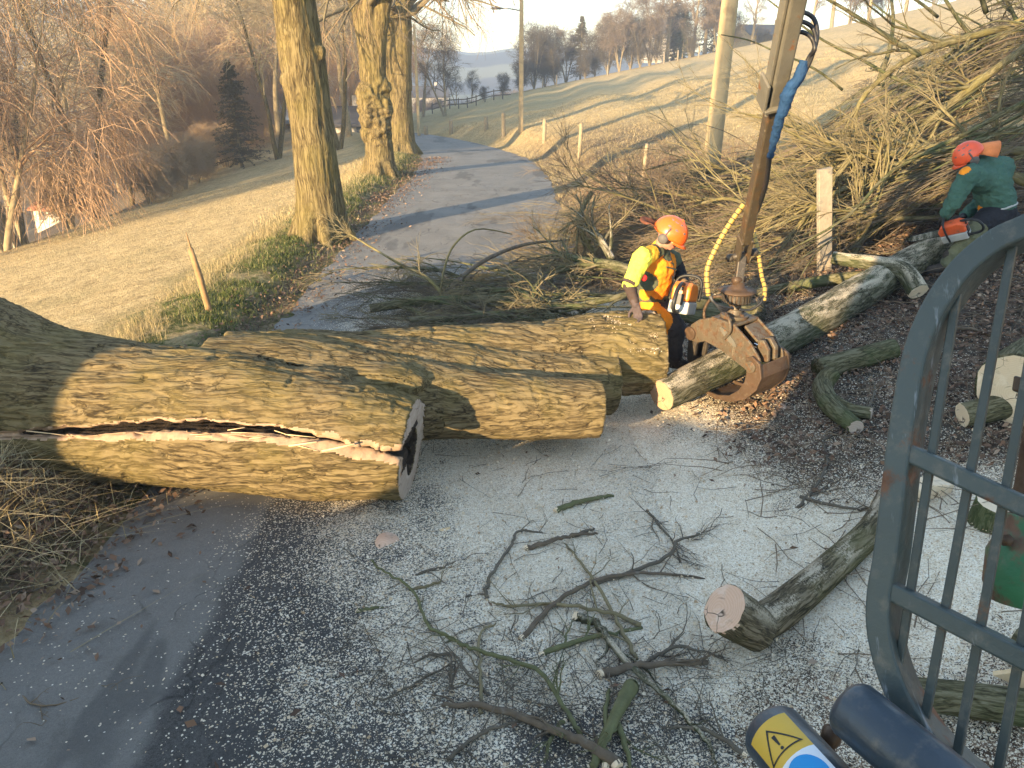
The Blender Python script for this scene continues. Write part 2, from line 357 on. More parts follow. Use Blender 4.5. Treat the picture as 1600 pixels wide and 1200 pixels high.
def graded(lo, a, b, hi, s0, gr):
    m = list(np.arange(a, b, s0)); x, s = b, s0
    while x < hi: m.append(x); s *= gr; x += s
    m.append(hi); x, s, l = a, s0, []
    while x > lo: s *= gr; x -= s; l.append(x)
    return np.array(l[::-1]+m)
def sheet(X, Y):
    nx, ny = len(X), len(Y); XX, YY = np.meshgrid(X, Y)
    i = np.arange(ny-1)[:, None]*nx; j = np.arange(nx-1)[None]
    Q = np.stack([i+j, i+j+1, i+nx+j+1, i+nx+j], -1).reshape(-1, 4); return XX, YY, Q
m, t, b = mat('ground', 0.97, spec=0.06); g = G(t); P = g.obj()
fieldn = g.noise(P, 0.55, 6, 0.62); fine = g.noise(P, 9.0, 6, 0.72); mid = g.noise(P, 2.6, 5, 0.65)
straw = g.ramp(g.math('MULTIPLY_ADD', fine, 0.6, g.math('MULTIPLY', mid, 0.4)), (0.34, (0.23,0.17,0.085)), (0.5, (0.48,0.36,0.185)), (0.64, (0.64,0.49,0.27)))
straw = g.mix(g.math('MULTIPLY', g.sstep(fieldn, 0.5, 0.66), 0.3), straw, (0.21,0.185,0.085))
green = g.ramp(fine, (0.3, (0.035,0.045,0.014)), (0.6, (0.10,0.115,0.033)), (0.75, (0.19,0.175,0.075)))
col = g.mix(g.math('MULTIPLY', g.attr('verge', 'f'), g.sstep(mid, 0.36, 0.56)), straw, green)
lf = g.vor(g.map(P, (1, 1, 1)), 26.0, 'Color'); lsep = g.n('SeparateColor'); g.set(lsep.inputs[0], lf)
leafc = g.ramp(lsep.outputs[0], (0.0, (0.035,0.028,0.022)), (0.35, (0.095,0.066,0.046)), (0.7, (0.165,0.105,0.068)), (1.0, (0.25,0.19,0.135)))
leafc = g.mix(g.sstep(g.noise(P, 3.4, 5), 0.45, 0.62), leafc, (0.10,0.082,0.062))
col = g.mix(g.attr('litter', 'f'), col, leafc)
def chips(g, P, dens):
    a = g.vor(P, 120.0, 'Color', rnd=1.0); s1 = g.n('SeparateColor'); g.set(s1.inputs[0], a)
    a2 = g.vor(g.map(P, (1, 1, 1), (3.3, 1.7, 0)), 280.0, 'Color'); s2 = g.n('SeparateColor'); g.set(s2.inputs[0], a2)
    k = g.math('MAXIMUM', g.math('LESS_THAN', s1.outputs[0], g.math('MULTIPLY', dens, 0.68)), g.math('LESS_THAN', s2.outputs[1], g.math('MULTIPLY', g.math('MULTIPLY', dens, dens), 0.95)))
    c = g.ramp(s1.outputs[2], (0, (0.56,0.45,0.31)), (0.5, (0.76,0.66,0.49)), (1, (0.85,0.79,0.66))); return k, c
k, c = chips(g, P, g.attr('dust', 'f')); col = g.mix(k, col, c)
forest = g.ramp(g.noise(P, 0.035, 6, 0.7), (0.3, (0.035,0.03,0.022)), (0.6, (0.095,0.07,0.048)), (0.75, (0.13,0.10,0.065)))
mead = g.ramp(g.noise(g.map(P, (1, 1, 0.3)), 0.0075, 3, 0.5), (0.50, 0.0), (0.54, 1.0))
forest = g.mix(mead, forest, (0.27,0.235,0.12))
col = g.mix(g.attr('far', 'f'), col, forest)
g.set(b.inputs['Base Color'], col); g.bump(b, g.math('MULTIPLY', g.math('SUBTRACT', 1.0, g.math('MULTIPLY', g.attr('dust', 'f'), .85), clamp=True), g.math('ADD', fine, g.math('MULTIPLY', g.noise(P, 34, 4, 0.7), 0.5))), 1.0, 0.08)
M['ground'] = m

X = graded(-900, -9, 10.5, 900, 0.11, 1.045); Y = graded(-60, -6, 17, 1150, 0.11, 1.032)
XX, YY, Q = sheet(X, Y); U = XX-roadx(YY); Z = gz(XX, YY)
onroad = (np.abs(U) < 1.8); Z = Z-onroad*np.clip(0.03+0.002*np.abs(YY), 0, 0.25)*(np.abs(U) < 1.8)
mb = MB(); mb.add(np.stack([XX, YY, Z], -1), Q=Q); go = mb.build('ground', M['ground']); tag(go, kind='structure')
nn = n2(XX, YY, 0.8, 4)*0.5+n2(XX, YY, 2.5, 8)*0.3
verge = sst(-4.5-0.3, -3.5, U+0.6*nn)*(U < 0)*(YY > 4)*(1-sst(40, 60, YY)); verge = np.maximum(verge, 0.55*sst(0.1, 0.6, nn)*(U < -4)*(U > -9)*(YY < 15))
verge = np.maximum(verge, 0.4*sst(45, 62, YY+8*nn)*(U > 0)*sst(6+0.05*YY, -2+0.03*YY, XX)*(YY < 118))
lit = sst(1.55, 2.2, U+0.35*nn)*(1-sst(5.2, 8.0, U+1.5*nn))*(1-sst(24, 40, YY))*(0.7+nn)+sst(3.0, 2.5, 0)*0
lit = np.maximum(lit, sst(1.7, 1.9, U)*(1-sst(9, 12, U))*(1-sst(11, 14, YY)))
lit = np.maximum(lit, np.exp(-((U+2.25)/0.28)**2)*0.95)*(1-sst(60, 80, YY)); lit = np.maximum(lit, np.exp(-((XX+3.6)/0.9)**2-((YY-4.4)/1.1)**2))
lit = np.maximum(lit, 0.8*sst(-14, -16, U)*(1-sst(90, 130, YY)))
attr(go, 'verge', verge.ravel()); attr(go, 'litter', np.clip(lit, 0, 1).ravel()); attr(go, 'dust', np.clip(dustmask(XX, YY)*1.0*sst(RW-0.2, RW-.1, U), 0, 1).ravel())
attr(go, 'far', np.clip(sst(118, 150, YY)+sst(-26, -45, XX)+sst(140, 200, np.hypot(XX, YY)), 0, 1).ravel())

# road: one sheet laid on the ground
m, t, b = mat('asphalt', 0.9, spec=0.25); g = G(t); P = g.obj(); sp = g.n('SeparateXYZ'); g.set(sp.inputs[0], P)
gr = g.ramp(g.math('MULTIPLY_ADD', g.noise(P, 210, 2, 0.9), 0.6, g.math('MULTIPLY', g.noise(P, 60, 5, 0.8), 0.4)), (0.36, 0.0), (0.64, 1.0)); gm = g.noise(P, 1.3, 5, 0.6)
worn = g.ramp(g.math('MULTIPLY_ADD', gr, 0.45, g.math('MULTIPLY', gm, 0.55)), (0.28, (0.14,0.133,0.12)), (0.75, (0.26,0.245,0.218)))
coarse = g.ramp(g.math('MULTIPLY_ADD', gr, 0.7, g.math('MULTIPLY', gm, 0.3)), (0.2, (0.026,0.025,0.024)), (0.85, (0.14,0.133,0.122)))
edge = g.math('ADD', sp.outputs[0], g.math('MULTIPLY', g.math('SUBTRACT', g.noise(P, 2.2, 5, 0.65), 0.5), 0.22))
near = g.sstep(sp.outputs[1], 11.0, 5.5)
col = g.mix(g.math('MULTIPLY', g.sstep(edge, -1.80, -1.70), near), worn, coarse)
crk = g.vor(g.map(g.math('ADD', 0, 0) if False else P, (1.0, 0.55, 1)), 1.15, feat='DISTANCE_TO_EDGE')
wob = g.n('VectorMath', operation='MULTIPLY_ADD'); nz = g.n('TexNoise'); g.set(nz.inputs['Vector'], P); nz.inputs['Scale'].default_value = 3.5; nz.inputs['Detail'].default_value = 5
g.set(wob.inputs[0], nz.outputs['Color']); wob.inputs[1].default_value = (0.35, 0.35, 0); g.set(wob.inputs[2], P)
crk = g.vor(g.map(wob.outputs[0], (1.0, 0.5, 1)), 3.4, feat='DISTANCE_TO_EDGE')
ck = g.math('MULTIPLY', g.sstep(crk, 0.03, 0.004), g.sstep(g.noise(P, 1.1, 4), 0.47, 0.6))
col = g.mix(g.math('MULTIPLY', ck, .5), col, (0.02,0.02,0.02))
pt = g.sstep(g.noise(g.map(P, (1, 0.3, 1)), 0.8, 4, 0.6), 0.56, 0.6); col = g.mix(g.math('MULTIPLY', pt, 0.45), col, (0.05,0.05,0.05))
dirt = g.sstep(g.noise(P, 4.5, 6, 0.7), 0.5, 0.7); col = g.mix(g.math('MULTIPLY', dirt, 0.25), col, (0.10,0.085,0.065))
k, c = chips(g, P, g.attr('dust', 'f')); col = g.mix(k, col, c)
g.set(b.inputs['Base Color'], col)
g.bump(b, g.math('ADD', g.math('MULTIPLY', gr, 0.6), g.math('ADD', g.math('MULTIPLY', k, 0.5), g.math('MULTIPLY', ck, -1.5))), 0.8, 0.008)
M['asphalt'] = m
Yr = graded(-9, 0, 12, 130, 0.06, 1.05); Ur = np.linspace(-RW, RW, 79)
UU, YY, Q = sheet(Ur, Yr); edgew = 0.10*n2(UU, YY, 1.7, 3)*(np.abs(UU) > 1.9)+0.05*n2(UU, YY, 5, 3)*(np.abs(UU) > 1.9)
XX = roadx(YY)+UU+edgew*np.sign(UU)
Zr = roadz(YY)+0.004+0.012*n2(XX, YY, 0.7, 5)*(YY > 9)+0.008*n2(XX, YY, 2.2, 5)
mb = MB(); mb.add(np.stack([XX, YY, Zr+0.012*(1-(UU/RW)**2)], -1), Q=Q); ro = mb.build('road', M['asphalt']); tag(ro, kind='structure')
d = dustmask(XX, YY); d = np.maximum(d, 0.018*(YY < 6)*(0.6+n2(XX, YY, 1.5, 6))); attr(ro, 'dust', d.ravel())

def topz(x, y): return float(gz(x, y))+0.01
# ------------------------------------------------------------------ the felled tree across the road
class TubeSet: pass
def noodle(mb, pts, n=40, sides=26):
    pts = np.array(pts, float); s = np.linspace(0, len(pts)-1, n); i = np.clip(s.astype(int), 0, len(pts)-2); f = s-i
    def cr(k):
        p0 = pts[np.clip(i-1, 0, len(pts)-1)][:, k]; p1 = pts[i][:, k]; p2 = pts[i+1][:, k]; p3 = pts[np.clip(i+2, 0, len(pts)-1)][:, k]
        return 0.5*(2*p1+(p2-p0)*f+(2*p0-5*p1+4*p2-p3)*f*f+(3*p1-p0-3*p2+p3)*f**3)
    C = np.stack([cr(k) for k in range(4)], -1); mb.tubes(C[:, :3], C[:, 3], sides, caps=True); return C
mb = MB(); LN = {}
LN['trunk'] = noodle(mb, [(-5.15,5.42,.86,.90),(-4.75,5.38,.80,.80),(-4.1,5.32,.70,.69),(-3.5,5.24,.58,.575),(-2.8,5.17,.54,.53),(-2.0,5.06,.52,.51),(-1.45,4.97,.455,.455),(-1.0,4.93,.40,.405),(-.73,4.90,.37,.375)])
LN['b'] = noodle(mb, [(-2.3,5.3,.62,.44),(-1.7,5.38,.60,.45),(-1.0,5.47,.53,.36),(-.4,5.5,.47,.285),(.2,5.54,.42,.255),(.71,5.6,.37,.235)])
LN['c'] = noodle(mb, [(-1.9,5.5,.64,.40),(-1.2,5.66,.6,.36),(-.5,5.82,.53,.31),(.2,5.97,.44,.27),(.88,6.1,.38,.27)])
LN['d'] = noodle(mb, [(-2.2,5.55,.66,.36),(-1.75,5.78,.66,.30),(-1,5.95,.62,.285),(-.3,6.14,.60,.285),(.2,6.25,.60,.27),(.6,6.36,.55,.33),(.95,6.44,.53,.36),(1.31,6.5,.52,.365)])
noodle(mb, [(-.6,5.62,.48,.22),(0,5.72,.46,.2),(.4,5.82,.43,.14)], 16)
# knots and swellings at the fork
for c, r in (((-1.05,5.28,.74),(.42,.2,.15)),((-1.5,5.1,.72),(.4,.3,.22)),((-1.25,5.62,.80),(.3,.22,.12)),((-1.85,5.62,.86),(.25,.2,.14))): mb.ell(c, r)
xz = np.array([-4.4,-3.9,-3.5,-2.85,-2.5,-2.2,-1.7,-1.45,-1.2,-.95,-.7,-.5]); zz = np.array([.59,.60,.585,.60,.635,.65,.645,.625,.575,.51,.455,.41])
xg = np.arange(-4.3, -.5, .02); C = LN['trunk']; yg = np.interp(xg, C[:, 0], C[:, 1]); rg = np.interp(xg, C[:, 0], C[:, 3]); fy = yg-np.sqrt(np.maximum(rg**2-(np.interp(xg, xz, zz)-np.interp(xg, C[:, 0], C[:, 2]))**2, .01))
def zcf(x): return np.interp(x, xz, zz)+0.010*n2(x, x*0, 7)+0.007*n2(x, x*0, 19)
def wf(x): return np.interp(x, [-4.3,-3.9,-3.2,-2.7,-2.1,-1.6,-1.2,-.7,-.5], [.004,.02,.05,.09,.10,.07,.07,.085,.09])*(1+.35*n2(x, x*0+3, 6))+.006*n2(x, x*0+3, 25)
zg, wg = zcf(xg), np.maximum(wf(xg), .004); dg = np.interp(xg, [-4.3,-3.5,-2.5,-.5], [.05,.15,.3,.34])
sec = np.stack([np.stack([xg, fy-.25, zg-.01], -1), np.stack([xg, fy-.25, zg+wg+.03], -1), np.stack([xg, fy+.01, zg+wg], -1), np.stack([xg, fy+dg, zg+wg*.55-.04], -1), np.stack([xg, fy+dg, zg+wg*.3-.05], -1), np.stack([xg, fy+.02, zg], -1)], 1)
cb = MB(); k_ = len(xg); cb.poly(sec.reshape(-1, 3), [[i*6+j, i*6+(j+1) % 6, (i+1)*6+(j+1) % 6, (i+1)*6+j] for i in range(k_-1) for j in range(6)]+[[5, 4, 3, 2, 1, 0], [(k_-1)*6+j for j in range(6)]])
cut1 = cb.build('cutter', []); cb = MB(); th_ = np.arange(22)*2*math.pi/22; hx = np.linspace(-1.25, -.6, 9); hr = (1+.22*noise(np.stack([np.cos(th_)*1.3, np.sin(th_)*1.3, th_*0], -1)))
hp = np.stack([np.stack([np.full(22, x), 4.91+np.cos(th_)*hr*.17*f, .345+np.sin(th_)*hr*.20*f], -1) for x, f in zip(hx, np.linspace(.35, 1, 9)**.6)], 0)
cb.poly(hp.reshape(-1, 3), [[i*22+j, i*22+(j+1) % 22, (i+1)*22+(j+1) % 22, (i+1)*22+j] for i in range(8) for j in range(22)]+[list(range(22))[::-1], [8*22+j for j in range(22)]]); cut2 = cb.build('cutter', [])
V, N, Q, T = remesh(mb, 0.0125, 4)
m1 = MB(); m1.add(V, Q=Q, T=T if len(T) else None)
for c in (cut1, cut2):
    b_ = __import__('bmesh').new(); b_.from_mesh(c.data); __import__('bmesh').ops.recalc_face_normals(b_, faces=b_.faces); b_.to_mesh(c.data); b_.free()
V, N, Q, T = remesh(m1, 0.0115, 2, .5, (cut1, cut2))
for c in (cut1, cut2): d_ = c.data; bpy.data.objects.remove(c); bpy.data.meshes.remove(d_)
lab = np.zeros(len(V), int); best = np.full(len(V), 1e9); keys = list(LN)
for i, kx in enumerate(keys):
    C = LN[kx]; D = np.empty(len(V))
    for s in range(0, len(V), 40000):
        q = V[s:s+40000, None]-C[None, :, :3]; D[s:s+40000] = (np.linalg.norm(q, axis=-1)-C[:, 3]).min(1)
    k = D < best; best[k] = D[k]; lab[k] = i
ends = {'trunk': ((-.73,4.90,.37), .375), 'b': ((.755,5.6,.37), .235), 'c': ((.95,6.1,.38), .275), 'd': ((1.42,6.5,.52), .375)}
capv = np.zeros(len(V), bool)
for i, kx in enumerate(keys):
    C = LN[kx]; ax = nrm(C[-1, :3]-C[-3, :3]); capv |= (((V-C[-1, :3])@ax) > -0.008) & (N@ax > 0.55) & (np.linalg.norm(V-C[-1, :3], axis=1) < C[-1, 3]*1.2)
q = V*np.array([1.0, 1.0, 1.0]); ang = 0.25*noise(q*np.array([0.9, 1.5, 1.5]))
wq = q+np.stack([0*ang, ang*0.5, ang*0.7+0.18*noise(q*2.2+9)*0.5], -1)
def ridge(p): return 1-np.abs(noise(p))*2.0
h = 0.011*ridge(wq*np.array([1.5, 9, 9]))+0.010*ridge(wq*np.array([2.6, 20, 20])+5)+0.006*noise(wq*np.array([9, 40, 40]))+0.004*noise(wq*np.array([22, 50, 50])+11)+0.035*noise(q*np.array([1.3, 2.4, 2.4])+3)
h = h-0.013*sst(.3, .45, noise(wq*np.array([10.0, 7, 7])+21))*(noise(wq*np.array([3, 11, 11])) > -0.1)
soft = np.where(lab == 1, 0.55, np.where(lab == 2, 0.75, 1.0)); h = h*soft*(~capv)
V2 = V+N*h[:, None]
# the long split along the near side
C = LN['trunk']; ax_r = np.hypot(V[:, 1]-np.interp(V[:, 0], C[:, 0], C[:, 1]), V[:, 2]-np.interp(V[:, 0], C[:, 0], C[:, 2])); depth = np.interp(V[:, 0], C[:, 0], C[:, 3])-ax_r
zc = zcf(V[:, 0]); wgap = wf(V[:, 0]); yc = np.interp(V[:, 0], C[:, 0], C[:, 1]); hh = V[:, 2]-zc
lipw = np.interp(V[:, 0], [-4.6,-3.6,-2.8,-2.0,-1.4,-1.1,-.7], [0,.025,.04,.036,.042,.042,.02])+0.018*n2(V[:, 0], V[:, 0]*0+8, 6)+.008*n2(V[:, 0], V[:, 0]*0+8, 21)
near = (lab == 0) & (V[:, 0] > -4.4) & (V[:, 0] < -.69) & (V[:, 1] < yc+.12) & (hh > -.16) & (hh < wgap+.06)
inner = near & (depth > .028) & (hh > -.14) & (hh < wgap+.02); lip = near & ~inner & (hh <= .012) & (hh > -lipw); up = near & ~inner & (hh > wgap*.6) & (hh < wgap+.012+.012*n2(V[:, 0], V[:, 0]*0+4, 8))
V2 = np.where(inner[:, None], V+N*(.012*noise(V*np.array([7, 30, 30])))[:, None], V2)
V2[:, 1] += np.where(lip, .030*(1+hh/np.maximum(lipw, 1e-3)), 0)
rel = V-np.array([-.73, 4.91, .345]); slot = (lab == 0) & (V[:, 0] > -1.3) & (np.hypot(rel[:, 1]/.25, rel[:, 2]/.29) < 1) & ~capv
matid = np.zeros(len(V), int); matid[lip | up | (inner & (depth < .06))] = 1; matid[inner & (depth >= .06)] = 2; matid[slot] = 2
ORGF = np.array([-3.0, 5.2, 0.0])
def sub(mask_fn, name, mats, parent, m_of=None):
    fq = Q[mask_fn(Q)]; ft = T[mask_fn(T)] if len(T) else np.zeros((0, 3), int)
    used = np.unique(np.concatenate([fq.ravel(), ft.ravel()])); mp = np.full(len(V), -1); mp[used] = np.arange(len(used))
    mb = MB(); mb.add(V2[used], tc=V2[used]*np.array([1, 1, 1.0])); mb.q = [mp[fq]]; mb.t = [mp[ft]] if len(ft) else []
    mb.mq = [np.array([np.bincount(matid[f], minlength=3).argmax() for f in fq]) if m_of else np.zeros(len(fq), int)]; mb.mt = [np.zeros(len(ft), int)] if len(ft) else []
    return mb.build(name, mats, parent, ORGF if parent is None else None)
lf = lambda F: (lab[F] == 0).sum(1) > F.shape[1]/2
iscap = lambda F: capv[F].sum(1) >= F.shape[1]-1
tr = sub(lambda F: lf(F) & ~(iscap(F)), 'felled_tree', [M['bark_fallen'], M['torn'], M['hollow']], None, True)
tag(tr, 'huge felled tree lying across the road, its trunk split lengthwise with a jagged crack', 'felled tree')
sub(lambda F: lf(F) & iscap(F), 'cut_face', [M['cut_grey'], M['torn'], M['hollow']], tr, True)
for i, kx in ((1, 'b'), (2, 'c'), (3, 'd')):
    li = lambda F, i=i: ~lf(F) & (np.array([np.bincount(r, minlength=4).argmax() for r in lab[F]]) == i)
    st = sub(lambda F: li(F) & ~iscap(F), 'stem', M['bark_fallen'], tr)
    sub(lambda F: li(F) & iscap(F), 'cut_face', M['cut'], st)
    st['label'] = {'b': 'nearest cut stem of the fork, smooth greenish bark with knots', 'c': 'middle cut stem fused behind the nearest stem', 'd': 'thick rear stem dusted with sawdust where it was cut'}[kx]
# splinters of torn wood standing out of the split
rng = np.random.RandomState(3); mb = MB()
for k in range(9):
    x = rng.uniform(-3.3, -.75); z = float(np.interp(x, xz, zz))+rng.uniform(-.03, .05); yf = np.interp(x, C[:, 0], C[:, 1]); rr = np.interp(x, C[:, 0], C[:, 3])
    zr = (z-np.interp(x, C[:, 0], C[:, 2]))/rr; y = yf-rr*math.sqrt(max(.05, 1-zr*zr))+rng.uniform(-.005, .04)
    L = rng.uniform(.08, .34); dz = rng.normal(0, .10); mb.beam((x, y, z), (x+L*rng.choice([-1, 1]), y-rng.uniform(-.01, .03), z+dz*L*1.6), rng.uniform(.003, .009), rng.uniform(.003, .005))
for a, c2 in (((-1.5,4.52,.60),(-1.3,4.49,.645)),((-1.28,4.52,.56),(-1.05,4.49,.63))): mb.beam(a, c2, .006, .012)
s = mb.build('splinter', M['splinter'], tr); tag(s, kind='stuff')
# pale sawdust lying on the thick rear stem
mb = MB(); n = 9000; x = 1.28-np.abs(rng.normal(0, .2, n)); yy = 6.42+rng.normal(0, .1, n)-.1*(rng.rand(n) < .3)
k = (x < 1.30) & (x > .5) ; x = x[k]; yy = yy[k]; ce = LN['d']; rr = np.interp(x, ce[:, 0], ce[:, 3]); y0 = np.interp(x, ce[:, 0], ce[:, 1]); z0 = np.interp(x, ce[:, 0], ce[:, 2])
dy = np.clip((yy-y0)/rr, -.9, .9); zt = z0+rr*np.sqrt(1-dy*dy)+.012
def flakes(mb, P, size, rng, tilt=0.5, asp=(0.4, 1.0), rnd=None):
    n = len(P); a = rng.rand(n)*2*math.pi; nv = nrm(np.stack([rng.normal(0, tilt, n), rng.normal(0, tilt, n), np.ones(n)], -1))
    u = np.stack([np.cos(a), np.sin(a), 0*a], -1); u = nrm(u-(u*nv).sum(-1, keepdims=True)*nv); v = np.cross(nv, u)
    s = (np.broadcast_to(size, (n,)))[:, None]; r = rng.uniform(*asp, n)[:, None]
    Vv = np.stack([P-u*s, P-u*s*.1-v*s*r*1.1, P+u*s*1.1, P+u*s*.15+v*s*r*1.1+nv*s*.25], 1)
    rv = rng.rand(n) if rnd is None else rnd
    return mb.add(Vv, Q=np.arange(4*n).reshape(-1, 4), rnd=np.repeat(rv, 4))
m, t, b = mat('wood_chips', 0.9, spec=0.1); g = G(t); g.set(b.inputs['Base Color'], g.ramp(g.attr('rnd', 'f'), (0, (0.34,0.23,0.13)), (0.4, (0.60,0.47,0.31)), (1, (0.78,0.68,0.52)))); M['chips'] = m
flakes(mb, np.stack([x, yy, zt], -1), rng.uniform(.003, .008, len(x)), rng)
s = mb.build('sawdust_patch', M['chips'], [c for c in tr.children if 'thick rear' in str(c.get('label'))][0]); tag(s, kind='stuff')

# ------------------------------------------------------------------ sawdust and litter on the ground
n = 62000; x = rng.uniform(-2.4, 4.4, n); y = 2.0+rng.rand(n)**1.2*8.0; kd = rng.rand(n) < dustmask(x, y)*1.1+0.004; x, y = x[kd], y[kd]
z = gz(x, y)+.016+rng.rand(len(x))*.008
mb = MB(); flakes(mb, np.stack([x, y, z], -1), np.abs(rng.normal(0, .0035, len(x)))+.0035, rng); s = mb.build('sawdust', M['chips']); tag(s, 'pale sawdust and wood chips scattered over the road', 'sawdust', kind='stuff')
m, t, b = mat('dead_leaves', 0.85, spec=0.15); g = G(t)
g.set(b.inputs['Base Color'], g.ramp(g.attr('rnd', 'f'), (0, (0.05,0.034,0.025)), (0.35, (0.12,0.075,0.05)), (0.7, (0.20,0.115,0.07)), (1, (0.31,0.23,0.16)))); M['leaves'] = m
def leafpts(n, fx, fy, fk):
    x = fx(n); y = fy(n); k = rng.rand(n) < fk(x, y); return x[k], y[k]
x, y = leafpts(110000, lambda n: rng.uniform(1.3, 9, n), lambda n: rng.uniform(1.5, 13, n), lambda x, y: sst(.7, 2.1, x+.5*n2(x, y, .9))*(.35+.6*n2(x, y, 1.4, 3))*(.10+.95*sst(3.9, 5.0, y+.8*n2(x, y, .7))))
x2, y2 = leafpts(16000, lambda n: rng.normal(-2.95, .35, n), lambda n: rng.uniform(2.5, 30, n), lambda x, y: .35+.5*n2(x, y, 1.2))
x3, y3 = leafpts(420, lambda n: rng.uniform(-2, 2, n), lambda n: rng.uniform(2, 9, n), lambda x, y: .25+0*x)
kq = rng.rand(len(x)) > .85*dustmask(x, y)*1.2; x, y = x[kq], y[kq]
x4, y4 = leafpts(5000, lambda n: rng.normal(-3.55, .45, n), lambda n: rng.normal(4.4, .6, n), lambda x, y: .8+0*x)
x = np.concatenate([x, x2, x3, x4]); y = np.concatenate([y, y2, y3, y4])
mb = MB(); flakes(mb, np.stack([x, y, gz(x, y)+.02+rng.rand(len(x))*.02], -1), rng.uniform(.013, .034, len(x)), rng, .6, (.3, .65))
s = mb.build('dead_leaves', M['leaves']); tag(s, 'brown dead leaves covering the bank and the road edges', 'leaves', kind='stuff')

# ------------------------------------------------------------------ grass
m, t, b = mat('dry_grass', 0.9, spec=0.1); g = G(t); g.set(b.inputs['Base Color'], g.ramp(g.attr('rnd', 'f'), (0, (0.16,0.125,0.06)), (0.5, (0.34,0.27,0.14)), (1, (0.50,0.41,0.24)))); M['straw'] = m
m, t, b = mat('green_grass', 0.85, spec=0.15); g = G(t); g.set(b.inputs['Base Color'], g.ramp(g.attr('rnd', 'f'), (0, (0.035,0.048,0.014)), (0.5, (0.09,0.115,0.03)), (0.8, (0.15,0.16,0.05)), (1, (0.32,0.26,0.13)))); M['green'] = m
def blades(mb, x, y, h, wd, lean, rng, rnd=None):
    n = len(x); z = gz(x, y)-.01; a = rng.rand(n)*2*math.pi; l = np.abs(rng.normal(0, lean, n)); b = rng.rand(n)*2*math.pi
    P = np.stack([x, y, z], -1); u = np.stack([np.cos(a), np.sin(a), 0*a], -1)*np.broadcast_to(wd, (n,))[:, None]; hh = np.broadcast_to(h, (n,))
    tip = P+np.stack([np.cos(b)*l*hh, np.sin(b)*l*hh, hh/np.sqrt(1+l*l*.5)], -1); md = P*.45+tip*.55+np.stack([-np.cos(b), -np.sin(b), 0*b], -1)*(l*hh*.12)[:, None]
    Vv = np.stack([P-u, P+u, md+u*.6, md-u*.6, tip], 1); i = np.arange(n)[:, None]*5
    return mb.add(Vv, Q=i+np.array([[0, 1, 2, 3]]), T=i+np.array([[3, 2, 4]]), rnd=np.repeat(rng.rand(n) if rnd is None else rnd, 5))
mb = MB()
n = 110000; y = 3.5+30*rng.rand(n)**1.7; x = -3.9-12.5*rng.rand(n)**1.3; x = x+roadx(y)+.9; blades(mb, x, y, rng.uniform(.015, .05, n)*(1+.02*y), .0014*(1+.09*y), 1.6, rng)
n = 90000; y = 9+45*rng.rand(n)**1.6; u = 2.0+rng.rand(n)**1.3*(10+.3*y); x = roadx(y)+u; k = ~((y < 14) & (u > 4)) ; x, y = x[k], y[k]; blades(mb, x, y, rng.uniform(.03, .09, len(x))*(1+.01*y), .0016*(1+.08*y), 1.4, rng)
n = 11000; y = rng.uniform(5.5, 15, n); x = -4.35+rng.normal(0, .22, n)-.02*(y-6); k = n2(x, y, .9, 5) > -.15; x, y = x[k], y[k]; blades(mb, x, y, rng.uniform(.06, .2, len(x)), .0022, .95, rng, .1+.75*rng.rand(len(x)))
n = 9000; y = rng.uniform(15, 34, n); x = roadx(y)-RW-1.6+rng.normal(0, .5, n); blades(mb, x, y, rng.uniform(.07, .2, n), .005, 1.0, rng, .1+.75*rng.rand(n))
s = mb.build('dry_grass', M['straw']); tag(s, 'short straw-coloured winter grass on the fields', 'grass', kind='stuff')
mb = MB(); n = 42000; y = 5.8+26*rng.rand(n)**1.5; x = roadx(y)-RW-.95+rng.normal(0, .36, n); k = (n2(x, y, .8, 9) > -.25) & (x < roadx(y)-RW-.1); x, y = x[k], y[k]; blades(mb, x, y, rng.uniform(.03, .10, len(x)), .0026*(1+.07*y), .9, rng)
n = 9000; y = rng.uniform(5.6, 9, n); x = rng.uniform(-9, -4.2, n); k = n2(x, y, .5, 14) > .05; blades(mb, x[k], y[k], rng.uniform(.03, .08, k.sum()), .004, 1.1, rng)
s = mb.build('green_grass', M['green']); tag(s, 'green grass strip along the verge under the standing trees', 'grass', kind='stuff')
# torn earth, straw and splinters by the roots
mb = MB(); n = 2600; x = rng.normal(-3.5, .33, n); y = rng.normal(4.25, .5, n); k = (y < 4.95); x, y = x[k], y[k]; blades(mb, x, y, rng.uniform(.06, .26, len(x)), .0035, 2.2, rng)
s = mb.build('straw_litter', M['straw']); tag(s, 'torn straw and roots on the earth clod beneath the trunk', 'straw', kind='stuff')
